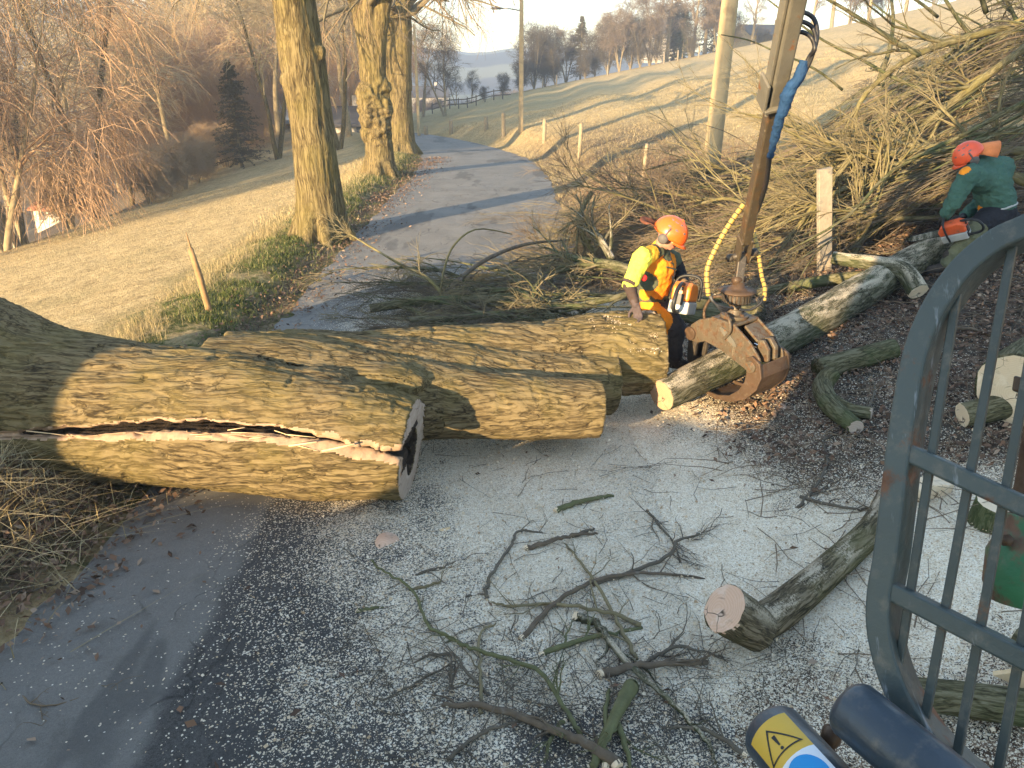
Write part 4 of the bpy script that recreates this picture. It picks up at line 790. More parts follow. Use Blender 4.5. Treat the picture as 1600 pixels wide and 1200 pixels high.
def log(name, P, R, mt, label, cat='log', ends=(None, None), group=None, rng=None, sides=26, rel=.018, k=None, extra=None):
    rng = rng or r_(1); L = np.linalg.norm(np.diff(np.array(P), axis=0), axis=1).sum(); k = k or int(np.clip(L/.02, 12, 260)); Pc, Rc = smoothpath(P, R, k)
    mb = MB(); mb.tubes(Pc, Rc, sides, caps=True)
    if extra:
        for e in extra: q, s = smoothpath(e[0], e[1], 30); mb.tubes(q, s, 14, caps=True)
    V = np.concatenate(mb.v); tc = np.concatenate(mb.tc); r = np.linalg.norm(tc[:, 1:], axis=1, keepdims=True)
    h = rel*r[:, 0]*(1-2.2*np.abs(noise(tc*np.array([5, 22, 22]))))+rel*1.5*r[:, 0]*noise(tc*np.array([2.2, 6, 6])+3)
    V = V+h[:, None]*0; ctr = None
    # push outwards along the section
    n = np.zeros_like(V); base = 0
    for v in mb.v[:1]:
        c = np.repeat(Pc, sides, 0); n[:len(v)] = nrm(v-c)
    V = V+n*h[:, None]; mb.v = [V]; mb.n = len(V)
    o = mb.build(name, mt, None, P[0]); tag(o, label, cat, group)
    if ends[0]: disc('cut_face', Pc[0], Pc[0]-Pc[1], Rc[0]*.97, ends[0], o, rng)
    if ends[1]: disc('cut_face', Pc[-1], Pc[-1]-Pc[-2], Rc[-1]*.97, ends[1], o, rng)
    if extra:
        for e in extra:
            if len(e) > 2 and e[2]: q, s = smoothpath(e[0], e[1], 30); disc('cut_face', q[-1], q[-1]-q[-2], s[-1]*.97, e[2], o, rng)
    return o
def gl(px, py, lift): return gnd(px, py, lift)
E = at(1034, 618, 6.08); F1 = gl(1250, 512, .17); F2 = gl(1445, 398, .17); F3 = gl(1560, 335, .2)
log('long_log', [E, E*.55+F1*.45, F1, F1*.5+F2*.5, F2, F3], [.142, .165, .185, .185, .175, .16], M['bark_dusty'], 'long log dusted with sawdust, its pink sawn end held in the steel grapple', ends=(M['cut'], None), rng=r_(2))
log('green_log', [gl(1030, 455, .14), gl(1100, 500, .12)+[0, .25, 0], gl(1190, 490, .12)], [.15, .14, .12], M['bark_mossy'], 'dark mossy log lying behind the grapple', rng=r_(3))
a = at(1402, 429, 8.15); log('bare_pole', [a, at(1300, 437, 8.5), at(1200, 455, 8.8), gl(1098, 471, .06), gl(1040, 478, .06)], [.07, .068, .06, .055, .045], M['bark_mossy'], 'smooth green pole laid across the dusty log, round sawn end to the right', ends=(M['cut'], None), rng=r_(4))
b_ = at(1435, 456, 7.75); log('crooked_log', [b_, at(1412, 425, 8.0), at(1370, 412, 8.2), at(1330, 407, 8.4), at(1300, 402, 8.5)], [.105, .10, .085, .075, .07], M['bark_dusty'], 'short crooked mossy log lying over the long log, pale sawn end', ends=(M['cut_pale'], None), rng=r_(5))
log('thin_pole', [at(1312, 449, 8.7), at(1250, 462, 8.9), gl(1180, 478, .03), gl(1120, 484, .03)], [.035, .032, .028, .02], M['bark_mossy'], 'thin green pole below the smooth pole, sawn flat at its right end', rng=r_(6))
log('log_disc', [at(1316, 449, 8.75), at(1340, 440, 8.9)], [.075, .075], M['bark_mossy'], 'small round log end behind the thin pole', ends=(M['cut'], None), rng=r_(7))
log('green_log', [gl(1278, 578, .09), gl(1396, 545, .09)], [.105, .095], M['bark_mossy'], 'short yellow-green log on the leafy bank below the long log', ends=(None, M['bark_mossy']), rng=r_(8))
log('bent_log', [gl(1300, 582, .16), gl(1285, 605, .09), gl(1300, 636, .08), gl(1338, 668, .07)], [.075, .085, .08, .06], M['bark_mossy'], 'bent grey forked log on the brown leaves', ends=(None, M['cut_grey']), rng=r_(9), extra=[([gl(1296, 625, .08), gl(1325, 640, .07), gl(1362, 646, .06)], [.07, .06, .05], M['cut_grey'])])
# stub with the long dusty limb in front
s0 = gl(1132, 950, .30); s1 = gl(1185, 985, .10)
log('forked_log', [s0, s0*.5+s1*.5, s1], [.135, .13, .12], M['bark_log'], 'sawn forked log in front on the sawdust with a long mossy limb behind', ends=(M['cut_pink'], None), rng=r_(10), extra=[([s1+[-.02, 0, .03], gl(1225, 950, .11), gl(1290, 895, .10), gl(1360, 830, .095), gl(1390, 775, .09)], [.10, .105, .095, .085, .078])])
log('big_log', [gl(1588, 612, .27), gl(1650, 566, .27)], [.29, .29], M['bark_mossy'], 'thick log with a broad pale sawn face seen through the metal guard', ends=(M['cut_pale'], None), rng=r_(11))
log('log_piece', [gl(1504, 649, .1), gl(1580, 632, .1)], [.092, .1], M['bark_mossy'], 'small mossy log with a pale end beside the thick log', ends=(M['cut_pale'], None), rng=r_(12))
p = gnd(1560, 815); log('low_stump', [p+[0, 0, .13], p-[0, 0, .1]], [.15, .17], M['bark_mossy'], 'low round stump with a white sawn top behind the guard bars', ends=(M['cut_pale'], None), rng=r_(13))
log('mossy_log', [gl(1415, 1082, .1), gl(1500, 1092, .1), gl(1640, 1112, .1)], [.075, .08, .085], M['bark_mossy'], 'mossy log lying behind the lower guard bars', rng=r_(14))
p = gl(1590, 1060, .1); log('split_log', [gl(1592, 1005, .12), gl(1660, 1040, .12)], [.11, .11], M['bark_mossy'], 'log with a pale sawn end at the picture edge below the guard rail', ends=(M['cut_pale'], None), rng=r_(15))
p = gnd(1450, 775); mb = MB(); mb.prism([(-.14, -.03), (.13, -.05), (.14, .05), (-.05, .075), (-.14, .05)], p+[0, 0, .05], [[.95, .3, 0], [0, 0, 1], [-.3, .95, 0]], .12); o = mb.build('sawn_block', M['cut_pale'], None, p, smooth=False, bevel=.01); tag(o, 'pale sawn block of wood lying behind the guard', 'wood block')
p = gnd(1590, 1078); mb = MB(); mb.prism([(-.12, -.02), (.12, -.07), (.10, .09), (-.02, .03)], p+[0, 0, .08], [[.9, -.4, 0], [0, .2, .98], [.4, .9, 0]], .03); o = mb.build('wood_wedge', M['splinter'], None, p, smooth=False); tag(o, 'pale split wedge of wood beside the mossy log', 'wood wedge')
for px, py, r, l in ((605, 852, .085, 'thin round slice of wood lying on the sawdust'), (1415, 680, .04, 'small pale slice of wood on the brown leaves'), (1222, 638, .035, 'small wood chip slice near the long log')):
    p = gnd(px, py); mb = MB(); mb.tubes(np.array([p, p+[.003, -.004, .022]]), np.array([r, r*.98]), 22, caps=True, wob=.3); o = mb.build('wood_slice', M['cut_pink'], None, p); tag(o, l, 'wood slice')

# foreground sticks, each a thing of its own
def stick(pts, rpx, mt, label, group=None, twig=0, cat='branch', lift=0.0, end=None, seed=0, tl=(.12, .4)):
    rng = r_(900+seed); Y0 = gnd(*pts[0]); P = []; R = []
    for i, (px, py) in enumerate(pts):
        q = gnd(px, py); D = (q-CAM)@np.array([0, CP, -SP]); r = .72*rpx/FPX*D*(1 if i == 0 else max(.28, 1-.75*i/len(pts))); P.append(q+[0, 0, r+lift*(1 if 0 < i < len(pts)-1 else .2)]); R.append(r)
    Pc, Rc = smoothpath(P, R, max(8, len(pts)*6)); Pc = Pc+rng.normal(0, .004, Pc.shape); mb = MB(); mb.tubes(Pc, Rc, 9, caps=True, wob=.25)
    if twig:
        P1, R1 = kids(Pc[None], Rc[None], twig, rng, tl, (.4, 1.0), 6, .35, .1, .22, .15, 1, .5, .0022); P1[..., 2] = np.maximum(P1[..., 2], gz(P1[..., 0], P1[..., 1])+.012); mb.tubes(P1, R1, 5)
        P2, R2 = kids(P1, R1, 3, rng, (tl[0]*.5, tl[1]*.6), (.4, 1.0), 4, .4, .1, .2, .2, 1, .6, .0016); P2[..., 2] = np.maximum(P2[..., 2], gz(P2[..., 0], P2[..., 1])+.01); mb.tubes(P2, R2, 4)
    o = mb.build('fallen_branch', mt, None, P[0]); tag(o, label, cat, group)
    if end: disc('cut_face', Pc[0], Pc[0]-Pc[1], Rc[0]*.98, end, o, rng)
    return o
BM, TD, TO = M['stick'], M['twig_dark'], M['twig_olive']
ST = [([(910,1158),(888,1125),(840,1058),(760,1030),(712,1010),(668,982),(645,930),(600,900),(572,870)], 6, BM, 'long curving green-brown branch crossing the sawdust from the front tangle to the round slice', 7),
 ([(760,940),(766,912),(798,860),(812,838),(865,837)], 4.5, TD, 'thin dark hooked branch on the sawdust behind the long curving branch', 3),
 ([(813,1003),(868,952),(925,918),(1000,903),(1100,906)], 6.5, M['stick_brown'], 'reddish-brown branch with a cut tip arching over the sawdust', 4),
 ([(925,918),(1035,882),(1060,852),(1096,838)], 5, TD, 'dark twiggy branch reaching up towards the far sawdust', 9),
 ([(898,970),(930,985),(975,1042),(1040,1100),(1100,1165),(1118,1195)], 10, M['bark_dusty'], 'pale lichen-tipped branch running down towards the sticker', 4),
 ([(965,1205),(920,1178),(850,1146),(765,1117),(690,1104)], 13, M['stick_brown'], 'thick brown branch at the bottom of the front tangle', 6),
 ([(1000,982),(950,966),(860,952),(800,956),(755,940)], 5.5, TO, 'olive branch lying flat across the middle of the sawdust', 5),
 ([(986,1082),(955,1145),(925,1205)], 17, BM, 'stout green sawn branch stub standing out of the front tangle', 0),
 ([(944,1205),(944,1150),(950,1080)], 8.5, BM, 'green finger-thick stub beside the stout green stub', 0),
 ([(845,1028),(920,1006),(1005,984)], 7, BM, 'short dark green stick with a cut end near the middle of the tangle', 2),
 ([(935,1062),(1005,1050),(1105,1040)], 10, M['stick_brown'], 'brown stick with a ragged end lying under the lichen-tipped branch', 5),
 ([(995,1035),(962,975),(925,910),(880,850)], 5, TO, 'thin straight green branch pointing away up the sawdust', 5),
 ([(706,1092),(704,1040)], 6, TD, 'short dark twig stump left of the tangle', 4),
 ([(752,1120),(752,1070),(750,1000),(782,975)], 4.5, TO, 'thin green twig bent upright left of the tangle', 2),
 ([(762,1090),(730,1060),(700,1028),(620,1050)], 4.5, TD, 'dark forked twig spreading left over sparse sawdust', 6),
 ([(540,1125),(620,1090),(690,1050),(760,1010)], 3.5, TD, 'long thin dark twig at the lower left of the tangle', 7),
 ([(1165,1186),(1100,1150),(1030,1138)], 6, TD, 'dark branch ending behind the stickered cylinder', 5),
 ([(868,803),(912,791),(957,777)], 7, BM, 'short thick bark stick lying alone on the sawdust', 0),
 ([(820,862),(865,853),(900,843),(932,836)], 6, M['stick_brown'], 'brown broken stick with a pale tip behind the hooked branch', 0),
 ([(895,842),(928,829)], 5, TD, 'short dark stick lying on the brown broken stick', 0),
 ([(558,960),(600,953)], 6, BM, 'stubby green stick alone at the left of the sawdust', 0),
 ([(728,936),(775,930)], 4, TD, 'small dark stick beside the hooked branch', 0),
 ([(640,925),(680,917),(694,908)], 4, TO, 'side twig lying against the long curving branch', 1),
 ([(640,905),(690,890),(738,873)], 3.5, TD, 'thin forked twig left of the hooked branch', 4),
 ([(880,1130),(860,1165),(850,1205)], 6, BM, 'green twig at the bottom edge left of the stout stub', 2),
 ([(960,1130),(975,1170),(985,1205)], 9, BM, 'short green side stub at the bottom edge of the tangle', 2),
 ([(1008,1040),(1060,1020),(1130,1030)], 5, TD, 'dark wispy branch at the right of the tangle', 8),
 ([(700,1190),(760,1150),(830,1130)], 5, TD, 'dark twig crossing under the thick brown branch', 7),
 ([(1010,800),(1050,850),(1062,880)], 3, TD, 'wispy dark twig on the bright sawdust', 9),
 ([(20,870),(60,885),(105,886)], 4, M['twig_pale'], 'pale bent twig on the dark earth at the left edge', 1),
 ([(10,930),(60,925),(105,905)], 3, TD, 'thin dark root on the asphalt edge at the left', 2),
 ([(18,1072),(55,1105),(110,1100),(160,1075)], 2.5, M['twig_near'], 'thin brown tendril lying on the worn asphalt', 3),
 ([(1248,795),(1290,735),(1285,690)], 4, TD, 'dark twig at the edge of leaves and sawdust', 6),
 ([(1250,780),(1330,800),(1375,790)], 4, TD, 'dark twig lying towards the guard on the leaves', 6),
 ([(1285,690),(1340,660),(1365,610),(1340,560)], 3.5, TD, 'wiry grey twig standing over the bent log', 6),
 ([(1440,540),(1500,520),(1560,530)], 5, M['stick_brown'], 'grey stick on the leaves seen through the guard', 3)]
for i, (pts, rp, mt, l, tw) in enumerate(ST):
    stick(pts, rp, mt, l, None, tw, lift=.03 if rp > 4 else .015, end=M['cut_pale'] if rp >= 6 and i not in (7, 0) else (BM if i == 7 else None), seed=i)
p = gnd(720, 824); mb = MB(); q = gnd(762, 813); p0 = gnd(688, 832); mb.beam(p0+[0, 0, .012], q+[0, 0, .012], .03, .012); o = mb.build('wood_sliver', M['splinter'], None, p, smooth=False); tag(o, 'long pale wood sliver on the sawdust', 'wood sliver')
mb = MB(); p0 = gnd(622, 1098); q = gnd(636, 1122); mb.beam(p0+[0, 0, .01], q+[0, 0, .01], .014, .008); o = mb.build('wood_sliver', M['cut_pale'], None, p0, smooth=False); tag(o, 'small white wood sliver at the lower left of the tangle', 'wood sliver')
# fine twig litter over the foreground
rng = r_(77); n = 520; px = np.concatenate([rng.normal(900, 170, n//2), rng.uniform(450, 1350, n//2)]); py = np.concatenate([rng.normal(1080, 80, n//2), rng.uniform(700, 1190, n//2)])
P0 = np.array([gnd(a, min(b, 1230)) for a, b in zip(px, py)]); a = rng.rand(n)*6.28
P, R = grow(P0+[0, 0, .015], np.stack([np.cos(a), np.sin(a), 0*a], -1), rng.uniform(.06, .38, n), .003, .0012, 5, rng, 0, .2); P[..., 2] = gz(P[..., 0], P[..., 1])+.016+.02*rng.rand(n)[:, None]
mb = MB(); mb.tubes(P, R, 4); o = mb.build('twig_litter', M['twig_dark']); tag(o, 'loose dark twigs strewn over the sawdust', 'twigs', kind='stuff')
rng = r_(78); n = 900; x = rng.uniform(1.6, 7, n); y = rng.uniform(3, 11, n); a = rng.rand(n)*6.28; P, R = grow(np.stack([x, y, gz(x, y)+.03], -1), np.stack([np.cos(a), np.sin(a), .15+0*a], -1), rng.uniform(.15, .8, n), .0045, .0015, 5, rng, .2, .2)
P[..., 2] = np.maximum(P[..., 2], gz(P[..., 0], P[..., 1])+.015); mb = MB(); mb.tubes(P, R, 4); o = mb.build('twig_litter', M['twig_near']); tag(o, 'thin twigs among the leaves on the bank', 'twigs', kind='stuff')

# ------------------------------------------------------------------ brush: limbs with their own side branches
def hcap(p):
    g_ = gz(p[..., 0], p[..., 1]); hm = np.interp(p[..., 0]-.25*(p[..., 1]-10), [0, 2.6, 3.6, 4.6, 5.6, 6.6, 8], [.55, .5, .6, .95, 1.6, 2.8, 4.5]); p[..., 2] = g_+hm*np.tanh(np.maximum(p[..., 2]-g_, 0)/hm); return p
def limb(P, R, mt, label, rng, n1=12, n2=6, n3=5, l1=(.6, 1.6), l2=(.3, .8), l3=(.2, .5), ang=(.25, .7), group=None, droop=.15, twigm=None, parts=True, floor=.02):
    P = np.array(P, float); P[:, 1] = np.where((P[:, 0] > 3.9) & (P[:, 1] < 9.5), 9.5, P[:, 1])
    if group and 'tangle' in group: g_ = gz(P[:, 0], P[:, 1]); P[:, 2] = g_+.3*np.tanh(np.maximum(P[:, 2]-g_, .02)/.3)
    Pc, Rc = smoothpath(P, R, 16); mb = MB(); mb.tubes(Pc, Rc, 9, caps=True, wob=.15)
    def fl(p):
        if group and 'pile' in group: hcap(p)
        if 'tangle' in label: g_ = gz(p[..., 0], p[..., 1]); p[..., 2] = g_+.42*np.tanh(np.maximum(p[..., 2]-g_, 0)/.42)
        p[..., 1] = np.where((p[..., 0] > 3.9) & (p[..., 1] < 9.3), 9.3+.15*(9.3-p[..., 1]), p[..., 1]); p[..., 2] = np.maximum(p[..., 2], gz(p[..., 0], p[..., 1])+floor+.05*rng.rand(len(p))[:, None]); return p
    P1, R1 = kids(Pc[None], Rc[None], n1, rng, l1, ang, 7, droop, .08, .13, .12, 1, .55, .006); fl(P1); mb.tubes(P1, R1, 6)
    P2, R2 = kids(P1, R1, n2, rng, l2, ang, 5, droop, .08, .16, .15, 1, .6, .0038); fl(P2); m2 = mb if not parts else MB(); m2.tubes(P2, R2, 4)
    if n3: P3, R3 = kids(P2, R2, n3, rng, l3, ang, 4, droop, .05, .18, .1, 1, .7, .0026); fl(P3); m2.tubes(P3, R3, 3)
    o = mb.build('brush_limb', mt, None, P[0]); tag(o, label, 'branch', group)
    if parts: tag(m2.build('twigs', twigm or M['twig_olive'], o), kind='stuff')
    return o
GB = 'branches of the big brush pile'
BB, BF = M['bark_brush'], M['bark_mossy']
rng = r_(101)
RL = [([(1605,72),(1500,150),(1420,215),(1330,262)], [11.2,10.9,10.6,10.2], [.075,.07,.06,.045], 'yellow limb slanting up to the right over the brush pile'),
 ([(1605,236),(1450,238),(1370,243),(1315,240)], [10.0,10.2,10.2,10.3], [.085,.08,.075,.05], 'lichened horizontal limb above the crouching worker, forked at its lit end'),
 ([(1510,296),(1440,281),(1350,284),(1275,318)], [9.7,9.9,10,9.8], [.075,.075,.07,.04], 'pale yellow limb curving over the plank post'),
 ([(1480,343),(1400,341),(1345,337),(1280,330)], [9.4,9.5,9.6,9.6], [.045,.042,.04,.03], 'straight thin limb at the foot of the brush pile'),
 ([(1332,242),(1300,285),(1250,350),(1195,425)], [10.0,9.9,9.7,9.5], [.05,.045,.04,.025], 'limb hanging down left of the plank post from the forked limb'),
 ([(1335,240),(1290,212),(1230,192),(1190,180)], [10.3,10.6,11,11.2], [.045,.04,.03,.02], 'thin lit limb running up left towards the crane arm'),
 ([(1605,35),(1500,62),(1420,92),(1350,150),(1330,205)], [13,12.6,12.2,11.9,11.7], [.08,.07,.06,.05,.03], 'dark limb at the top of the brush pile'),
 ([(1605,285),(1500,240),(1420,228)], [9.6,9.9,10.3], [.10,.085,.06], 'thick olive limb behind the crouching worker'),
 ([(1605,170),(1540,160),(1440,190),(1330,240),(1250,300)], [11.5,11.4,11,10.6,10.2], [.06,.06,.05,.04,.02], 'olive limb sweeping down left across the pile'),
 ([(1330,420),(1345,370),(1350,330)], [9.4,9.6,9.8], [.07,.06,.05], 'upright stubby limb in the shade beside the plank post'),
 ([(1190,330),(1130,310),(1040,330),(960,300)], [10.5,11.5,12.2,12.8], [.04,.035,.03,.02], 'yellow limb stretching left behind the crane arm'),
 ([(1220,300),(1150,270),(1080,250),(1010,265)], [11,12,12.8,13.4], [.035,.03,.025,.015], 'thin limb left of the crane arm in front of the wooden pole')]
for px, Ys, R, l in RL: limb([at(a, b, Y) for (a, b), Y in zip(px, Ys)], [.72*q for q in R], BB, l, rng, 9, 5, 4, ang=(.15, .5), l1=(.8, 2.2), l2=(.4, .9))
for i in range(38):
    far = rng.rand(); x0 = rng.uniform(5.2, 10.5); y0 = rng.uniform(9.6, 14.5); zt = rng.rand()**1.3*(1.0+.55*(x0-5)); p = np.array([x0, y0, float(gz(x0, y0))+.12+zt])
    d = nrm(np.array([-1, rng.normal(.05, .28), rng.normal(-.12, .16)])); L = rng.uniform(3.2, 5.6); P, R = grow(p[None], d[None], L, rng.uniform(.014, .042), .010, 6, rng, .12, .10)
    hcap(P); P[..., 2] = np.maximum(P[..., 2], gz(P[..., 0], P[..., 1])+.1); limb(P[0], R[0], BB if rng.rand() < .6 else (BF if rng.rand() < .5 else M['stick_brown']), 'bare branch laid among many others in the big brush pile', rng, 11, 6, 4, ang=(.12, .42), l1=(1.0, 2.9), l2=(.5, 1.3), l3=(.25, .7), group=GB, twigm=[M['twig_olive'], M['twig_near'], M['twig_dark']][rng.randint(3)])
for i in range(20):
    x0 = rng.uniform(6, 10.5); y0 = rng.uniform(11, 15); p = np.array([x0, y0, float(gz(x0, y0))+.8+rng.rand()*1.6]); d = nrm(np.array([rng.normal(-.5, .5), rng.normal(0, .3), rng.uniform(.2, .9)]))
    P, R = grow(p[None], d[None], rng.uniform(2.2, 3.8), rng.uniform(.025, .05), .01, 6, rng, -.05, .12); limb(P[0], R[0], BF, 'dark crooked branch rising out of the top of the brush pile', rng, 11, 6, 5, ang=(.4, .9), l1=(.5, 1.4), group='upright branches on the brush pile', twigm=M['twig_dark'])
for i in range(12):
    x0 = rng.uniform(2.6, 5.0); y0 = rng.uniform(9.5, 14.5); p = np.array([x0, y0, float(gz(x0, y0))+.1+rng.rand()*.35]); d = nrm(np.array([-1, rng.normal(.35, .4), rng.normal(.02, .15)]))
    P, R = grow(p[None], d[None], rng.uniform(1.8, 3.2), rng.uniform(.018, .035), .006, 6, rng, .12, .12); P[..., 2] = np.maximum(P[..., 2], gz(P[..., 0], P[..., 1])+.06)
    limb(P[0], R[0], BB, 'thin straw-brown branch spread over the bank left of the brush pile', rng, 10, 6, 5, ang=(.25, .7), l1=(.5, 1.3), l2=(.3, .7), group='thin branches on the bank', twigm=M['twig_near'])
# the tangle on the road behind the trunk
CL = [([(1010,432),(960,415),(915,408),(870,395)], [9.6,10,10.2,10.4], [.075,.07,.06,.03], BF, 'greenish thick branch end beside the worker in yellow'),
 ([(956,406),(938,375),(918,350)], [10.2,10.5,10.8], [.055,.05,.045], M['bark_dusty'], 'pale lichened branch leaning up with a sawn tip'),
 ([(730,512),(712,488),(670,436),(620,410),(545,365)], [8.6,9.0,9.5,9.8,10.2], [.028,.027,.022,.018,.01], BB, 'long sunlit branch reaching left over the road'),
 ([(688,470),(692,430),(708,385),(745,358),(800,366)], [9.2,9.3,9.5,9.8,10], [.018,.016,.014,.011,.006], BB, 'arching sunlit branch standing above the tangle'),
 ([(578,482),(650,472),(750,468),(860,470)], [8.9,9,9.1,9.1], [.055,.06,.06,.04], BF, 'straight mossy branch lying along the tangle'),
 ([(706,447),(755,408),(820,382),(890,375)], [9.4,10,10.6,10.8], [.034,.03,.024,.012], M['stick_brown'], 'dark brown branch curving through the tangle'),
 ([(868,503),(830,470),(808,455),(745,452)], [8.4,9.0,9.2,9.2], [.05,.05,.04,.02], BF, 'forked green branch against the rear stem'),
 ([(640,500),(720,497),(800,488),(905,478)], [8.4,8.5,8.7,8.9], [.04,.045,.04,.03], BF, 'low mossy branch just behind the trunk'),
 ([(925,300),(905,345),(930,400)], [11.6,11.4,11.2], [.035,.04,.045], BB, 'upright yellow stem with a sawn tip at the road edge'),
 ([(1000,455),(940,470),(880,480),(800,475)], [8.9,8.8,8.8,8.9], [.04,.04,.035,.02], BF, 'thin mossy branch lying toward the worker in yellow')]
for px, Ys, R, mt, l in CL:
    pts = [at(a, b, Y) for (a, b), Y in zip(px, Ys)]; pts = [np.array([p[0], p[1], max(p[2], topz(p[0], p[1])+.04)]) for p in pts]; limb(pts, R, mt, l, rng, 9, 5, 4, l1=(.3, .9), l2=(.2, .5), l3=(.12, .35), ang=(.3, .8), droop=.25, twigm=M['twig_olive'])
for i in range(46):
    x0 = rng.uniform(-1.0, 2.3); y0 = rng.uniform(7.6, 10.6); p = np.array([x0, y0, float(gz(x0, y0))+.05+rng.rand()*.22]); d = nrm(np.array([-1, rng.normal(.1, .3), rng.normal(-.01, .08)]))
    P, R = grow(p[None], d[None], rng.uniform(1.0, 2.2), rng.uniform(.012, .034), .005, 6, rng, .1, .14); P[..., 2] = np.maximum(P[..., 2], gz(P[..., 0], P[..., 1])+.03)
    limb(P[0], R[0], BF if rng.rand() < .6 else M['stick_brown'], 'grey-green twiggy branch in the tangle on the road', rng, 9, 4, 2, ang=(.25, .8), l1=(.3, .9), l2=(.2, .5), l3=(.12, .3), droop=.3, group='branches of the tangle on the road', twigm=M['twig_dark'] if rng.rand() < .6 else M['twig_olive'])
# brushwood nobody could count
mb = MB(); n = 220; x = rng.uniform(3.2, 10.5, n); y = rng.uniform(9.2, 14.5, n); z = gz(x, y)+.03+rng.rand(n)**1.6*(.2+.22*(x-3.2)); d = np.stack([-np.ones(n), rng.normal(.05, .35, n), rng.normal(-.03, .2, n)], -1)
P, R = grow(np.stack([x, y, z], -1), d, rng.uniform(.9, 2.4, n), .011, .003, 6, rng, .12, .13); P[..., 2] = np.maximum(P[..., 2], gz(P[..., 0], P[..., 1])+.02); mb.tubes(P, R, 4)
P2, R2 = kids(P, R, 7, rng, (.3, .9), (.2, .6), 4, .15, .05, .15, .1, 1, .7, .0028); hcap(P2); mb.tubes(P2, R2, 3); o = mb.build('brushwood', M['stick_brown']); tag(o, 'mass of thin olive twigs filling the brush pile', 'brushwood', kind='stuff')
mb = MB(); n = 520; x = rng.uniform(1.6, 6.5, n); y = rng.uniform(10, 19, n); k = x < 1.9+.33*(y-6); x, y = x[k], y[k]; n = len(x); d = np.stack([rng.normal(-.5, .5, n), rng.normal(0, .4, n), rng.uniform(.1, .9, n)], -1)
P, R = grow(np.stack([x, y, gz(x, y)-.02], -1), d, rng.uniform(.3, .85, n), .005, .002, 6, rng, .5, .13); mb.tubes(P, R, 3); P2, R2 = kids(P, R, 5, rng, (.2, .5), (.3, .8), 4, .3, 0, .18, .1, 1, .7, .0024); mb.tubes(P2, R2, 3)
o = mb.build('bramble', M['twig_bramble']); tag(o, 'reddish leafless brambles along the foot of the pasture', 'brambles', kind='stuff')
# ------------------------------------------------------------------ crane with grapple
def paint(name, col, rust, rough=.5, metal=.0, amt=(.6, .72), sc=9, spec=.4, scratch=None):
    m, t, b = mat(name, rough, metal, spec); g = G(t); v = g.attr('tc', 'v'); n = g.noise(v, sc, 7, .68); k = g.sstep(n, *amt); base = g.ramp(g.noise(v, 3.5, 5), (.3, tuple(c*.8 for c in col)), (.7, tuple(c*1.15 for c in col)))
    if scratch: base = g.mix(g.sstep(g.noise(g.map(v, (70, 9, 9)), 1, 4, .7), .6, .7), base, scratch)
    dust = g.sstep(g.noise(v, 26, 5, .7), .5, .75); base = g.mix(g.math('MULTIPLY', dust, .35), base, (.25, .21, .16))
    c = g.mix(k, base, g.ramp(g.noise(v, 30, 4), (.3, tuple(c*.6 for c in rust)), (.7, tuple(c*1.3 for c in rust)))); g.set(b.inputs['Base Color'], c); g.set(b.inputs['Roughness'], g.math('MULTIPLY_ADD', k, .35, rough)); g.bump(b, g.math('ADD', n, g.noise(v, 60, 3)), .35, .004); return m
M['boom'] = paint('boom_paint', (.125,.116,.094), (.19,.085,.035), .5, .1, (.60, .68), 9)
M['boom_in'] = paint('boom_inner_steel', (.115,.09,.06), (.20,.10,.04), .38, .45, (.52, .68), 5, scratch=(.27,.22,.15))
M['grap'] = paint('grapple_paint', (.095,.075,.05), (.10,.055,.028), .5, .15, (.47, .6), 22, scratch=(.21,.175,.12))
M['rust'] = paint('rusty_steel', (.08,.05,.03), (.08,.045,.025), .5, .25, (.45, .65), 12)
M['dsteel'] = paint('dark_steel', (.06,.05,.04), (.14,.08,.04), .5, .3, (.58, .7), 12)
M['chrome'] = flat('chrome', (.75,.77,.8), .03, .12, 5, metal=1.0)
M['rubber'] = flat('hose_rubber', (.018,.018,.02), .2, .45, 20, spec=.4)
m, t, b = mat('spiral_hose', .5, spec=.35); g = G(t); s_ = g.n('SeparateXYZ'); g.set(s_.inputs[0], g.attr('tc', 'v')); g.set(b.inputs['Base Color'], g.mix(g.math('LESS_THAN', g.math('FRACT', g.math('MULTIPLY', s_.outputs[0], 22.0)), .2), (.36,.24,.06), (.04,.035,.025))); M['hose_y'] = m
M['sleeve'] = flat('blue_sleeve', (.012,.045,.12), .35, .75, 9, bump=.02)
A = nrm(np.array([.83, .55, .05])); Nn = nrm(np.cross(A, [0, 0, 1])); Zu = np.cross(Nn, A); GS = .87; GA = np.array([Nn, Zu, A])*GS    # across the log, up, along the log
O = np.array([1.93, 6.28, .93]); gp = lambda n, z, a=0: O+(Nn*n+Zu*z+A*a)*GS
cr = empty('crane', O, 'rusty timber crane arm hanging down with a steel grapple closed on the long log', 'crane')
B0 = dep(1161, 392, 6.38); B1 = dep(1208, 165, 4.95); bd = B1-B0; B2 = B0+bd*1.85; bu = nrm(bd)
side = nrm(np.cross(bu, [0, -1, .2])); fr_ = np.cross(side, bu); bx = np.array([bu, side, fr_])
mb = MB(); Lb = np.linalg.norm(bd); mb.box(B0+bd*.56, (Lb*.48, .042, .046), bx); o_in = mb.build('inner_boom', M['boom_in'], cr, smooth=False, bevel=.012)
mb = MB(); mb.box(B0+bu*.02+side*.042, (.16, .010, .055), bx); mb.box(B0+bu*.02-side*.042, (.16, .010, .055), bx); mb.build('boom_fork', M['boom_in'], cr, smooth=False, bevel=.006)
mb = MB(); mb.box(B0+bd*1.45, (Lb*.43, .051, .056), bx); mb.build('outer_boom', M['boom'], cr, smooth=False, bevel=.014)
mb = MB(); mb.box(B0+bd*1.45-side*.064, (Lb*.40, .010, .038), bx); mb.build('guide_rail', M['boom'], cr, smooth=False, bevel=.005)
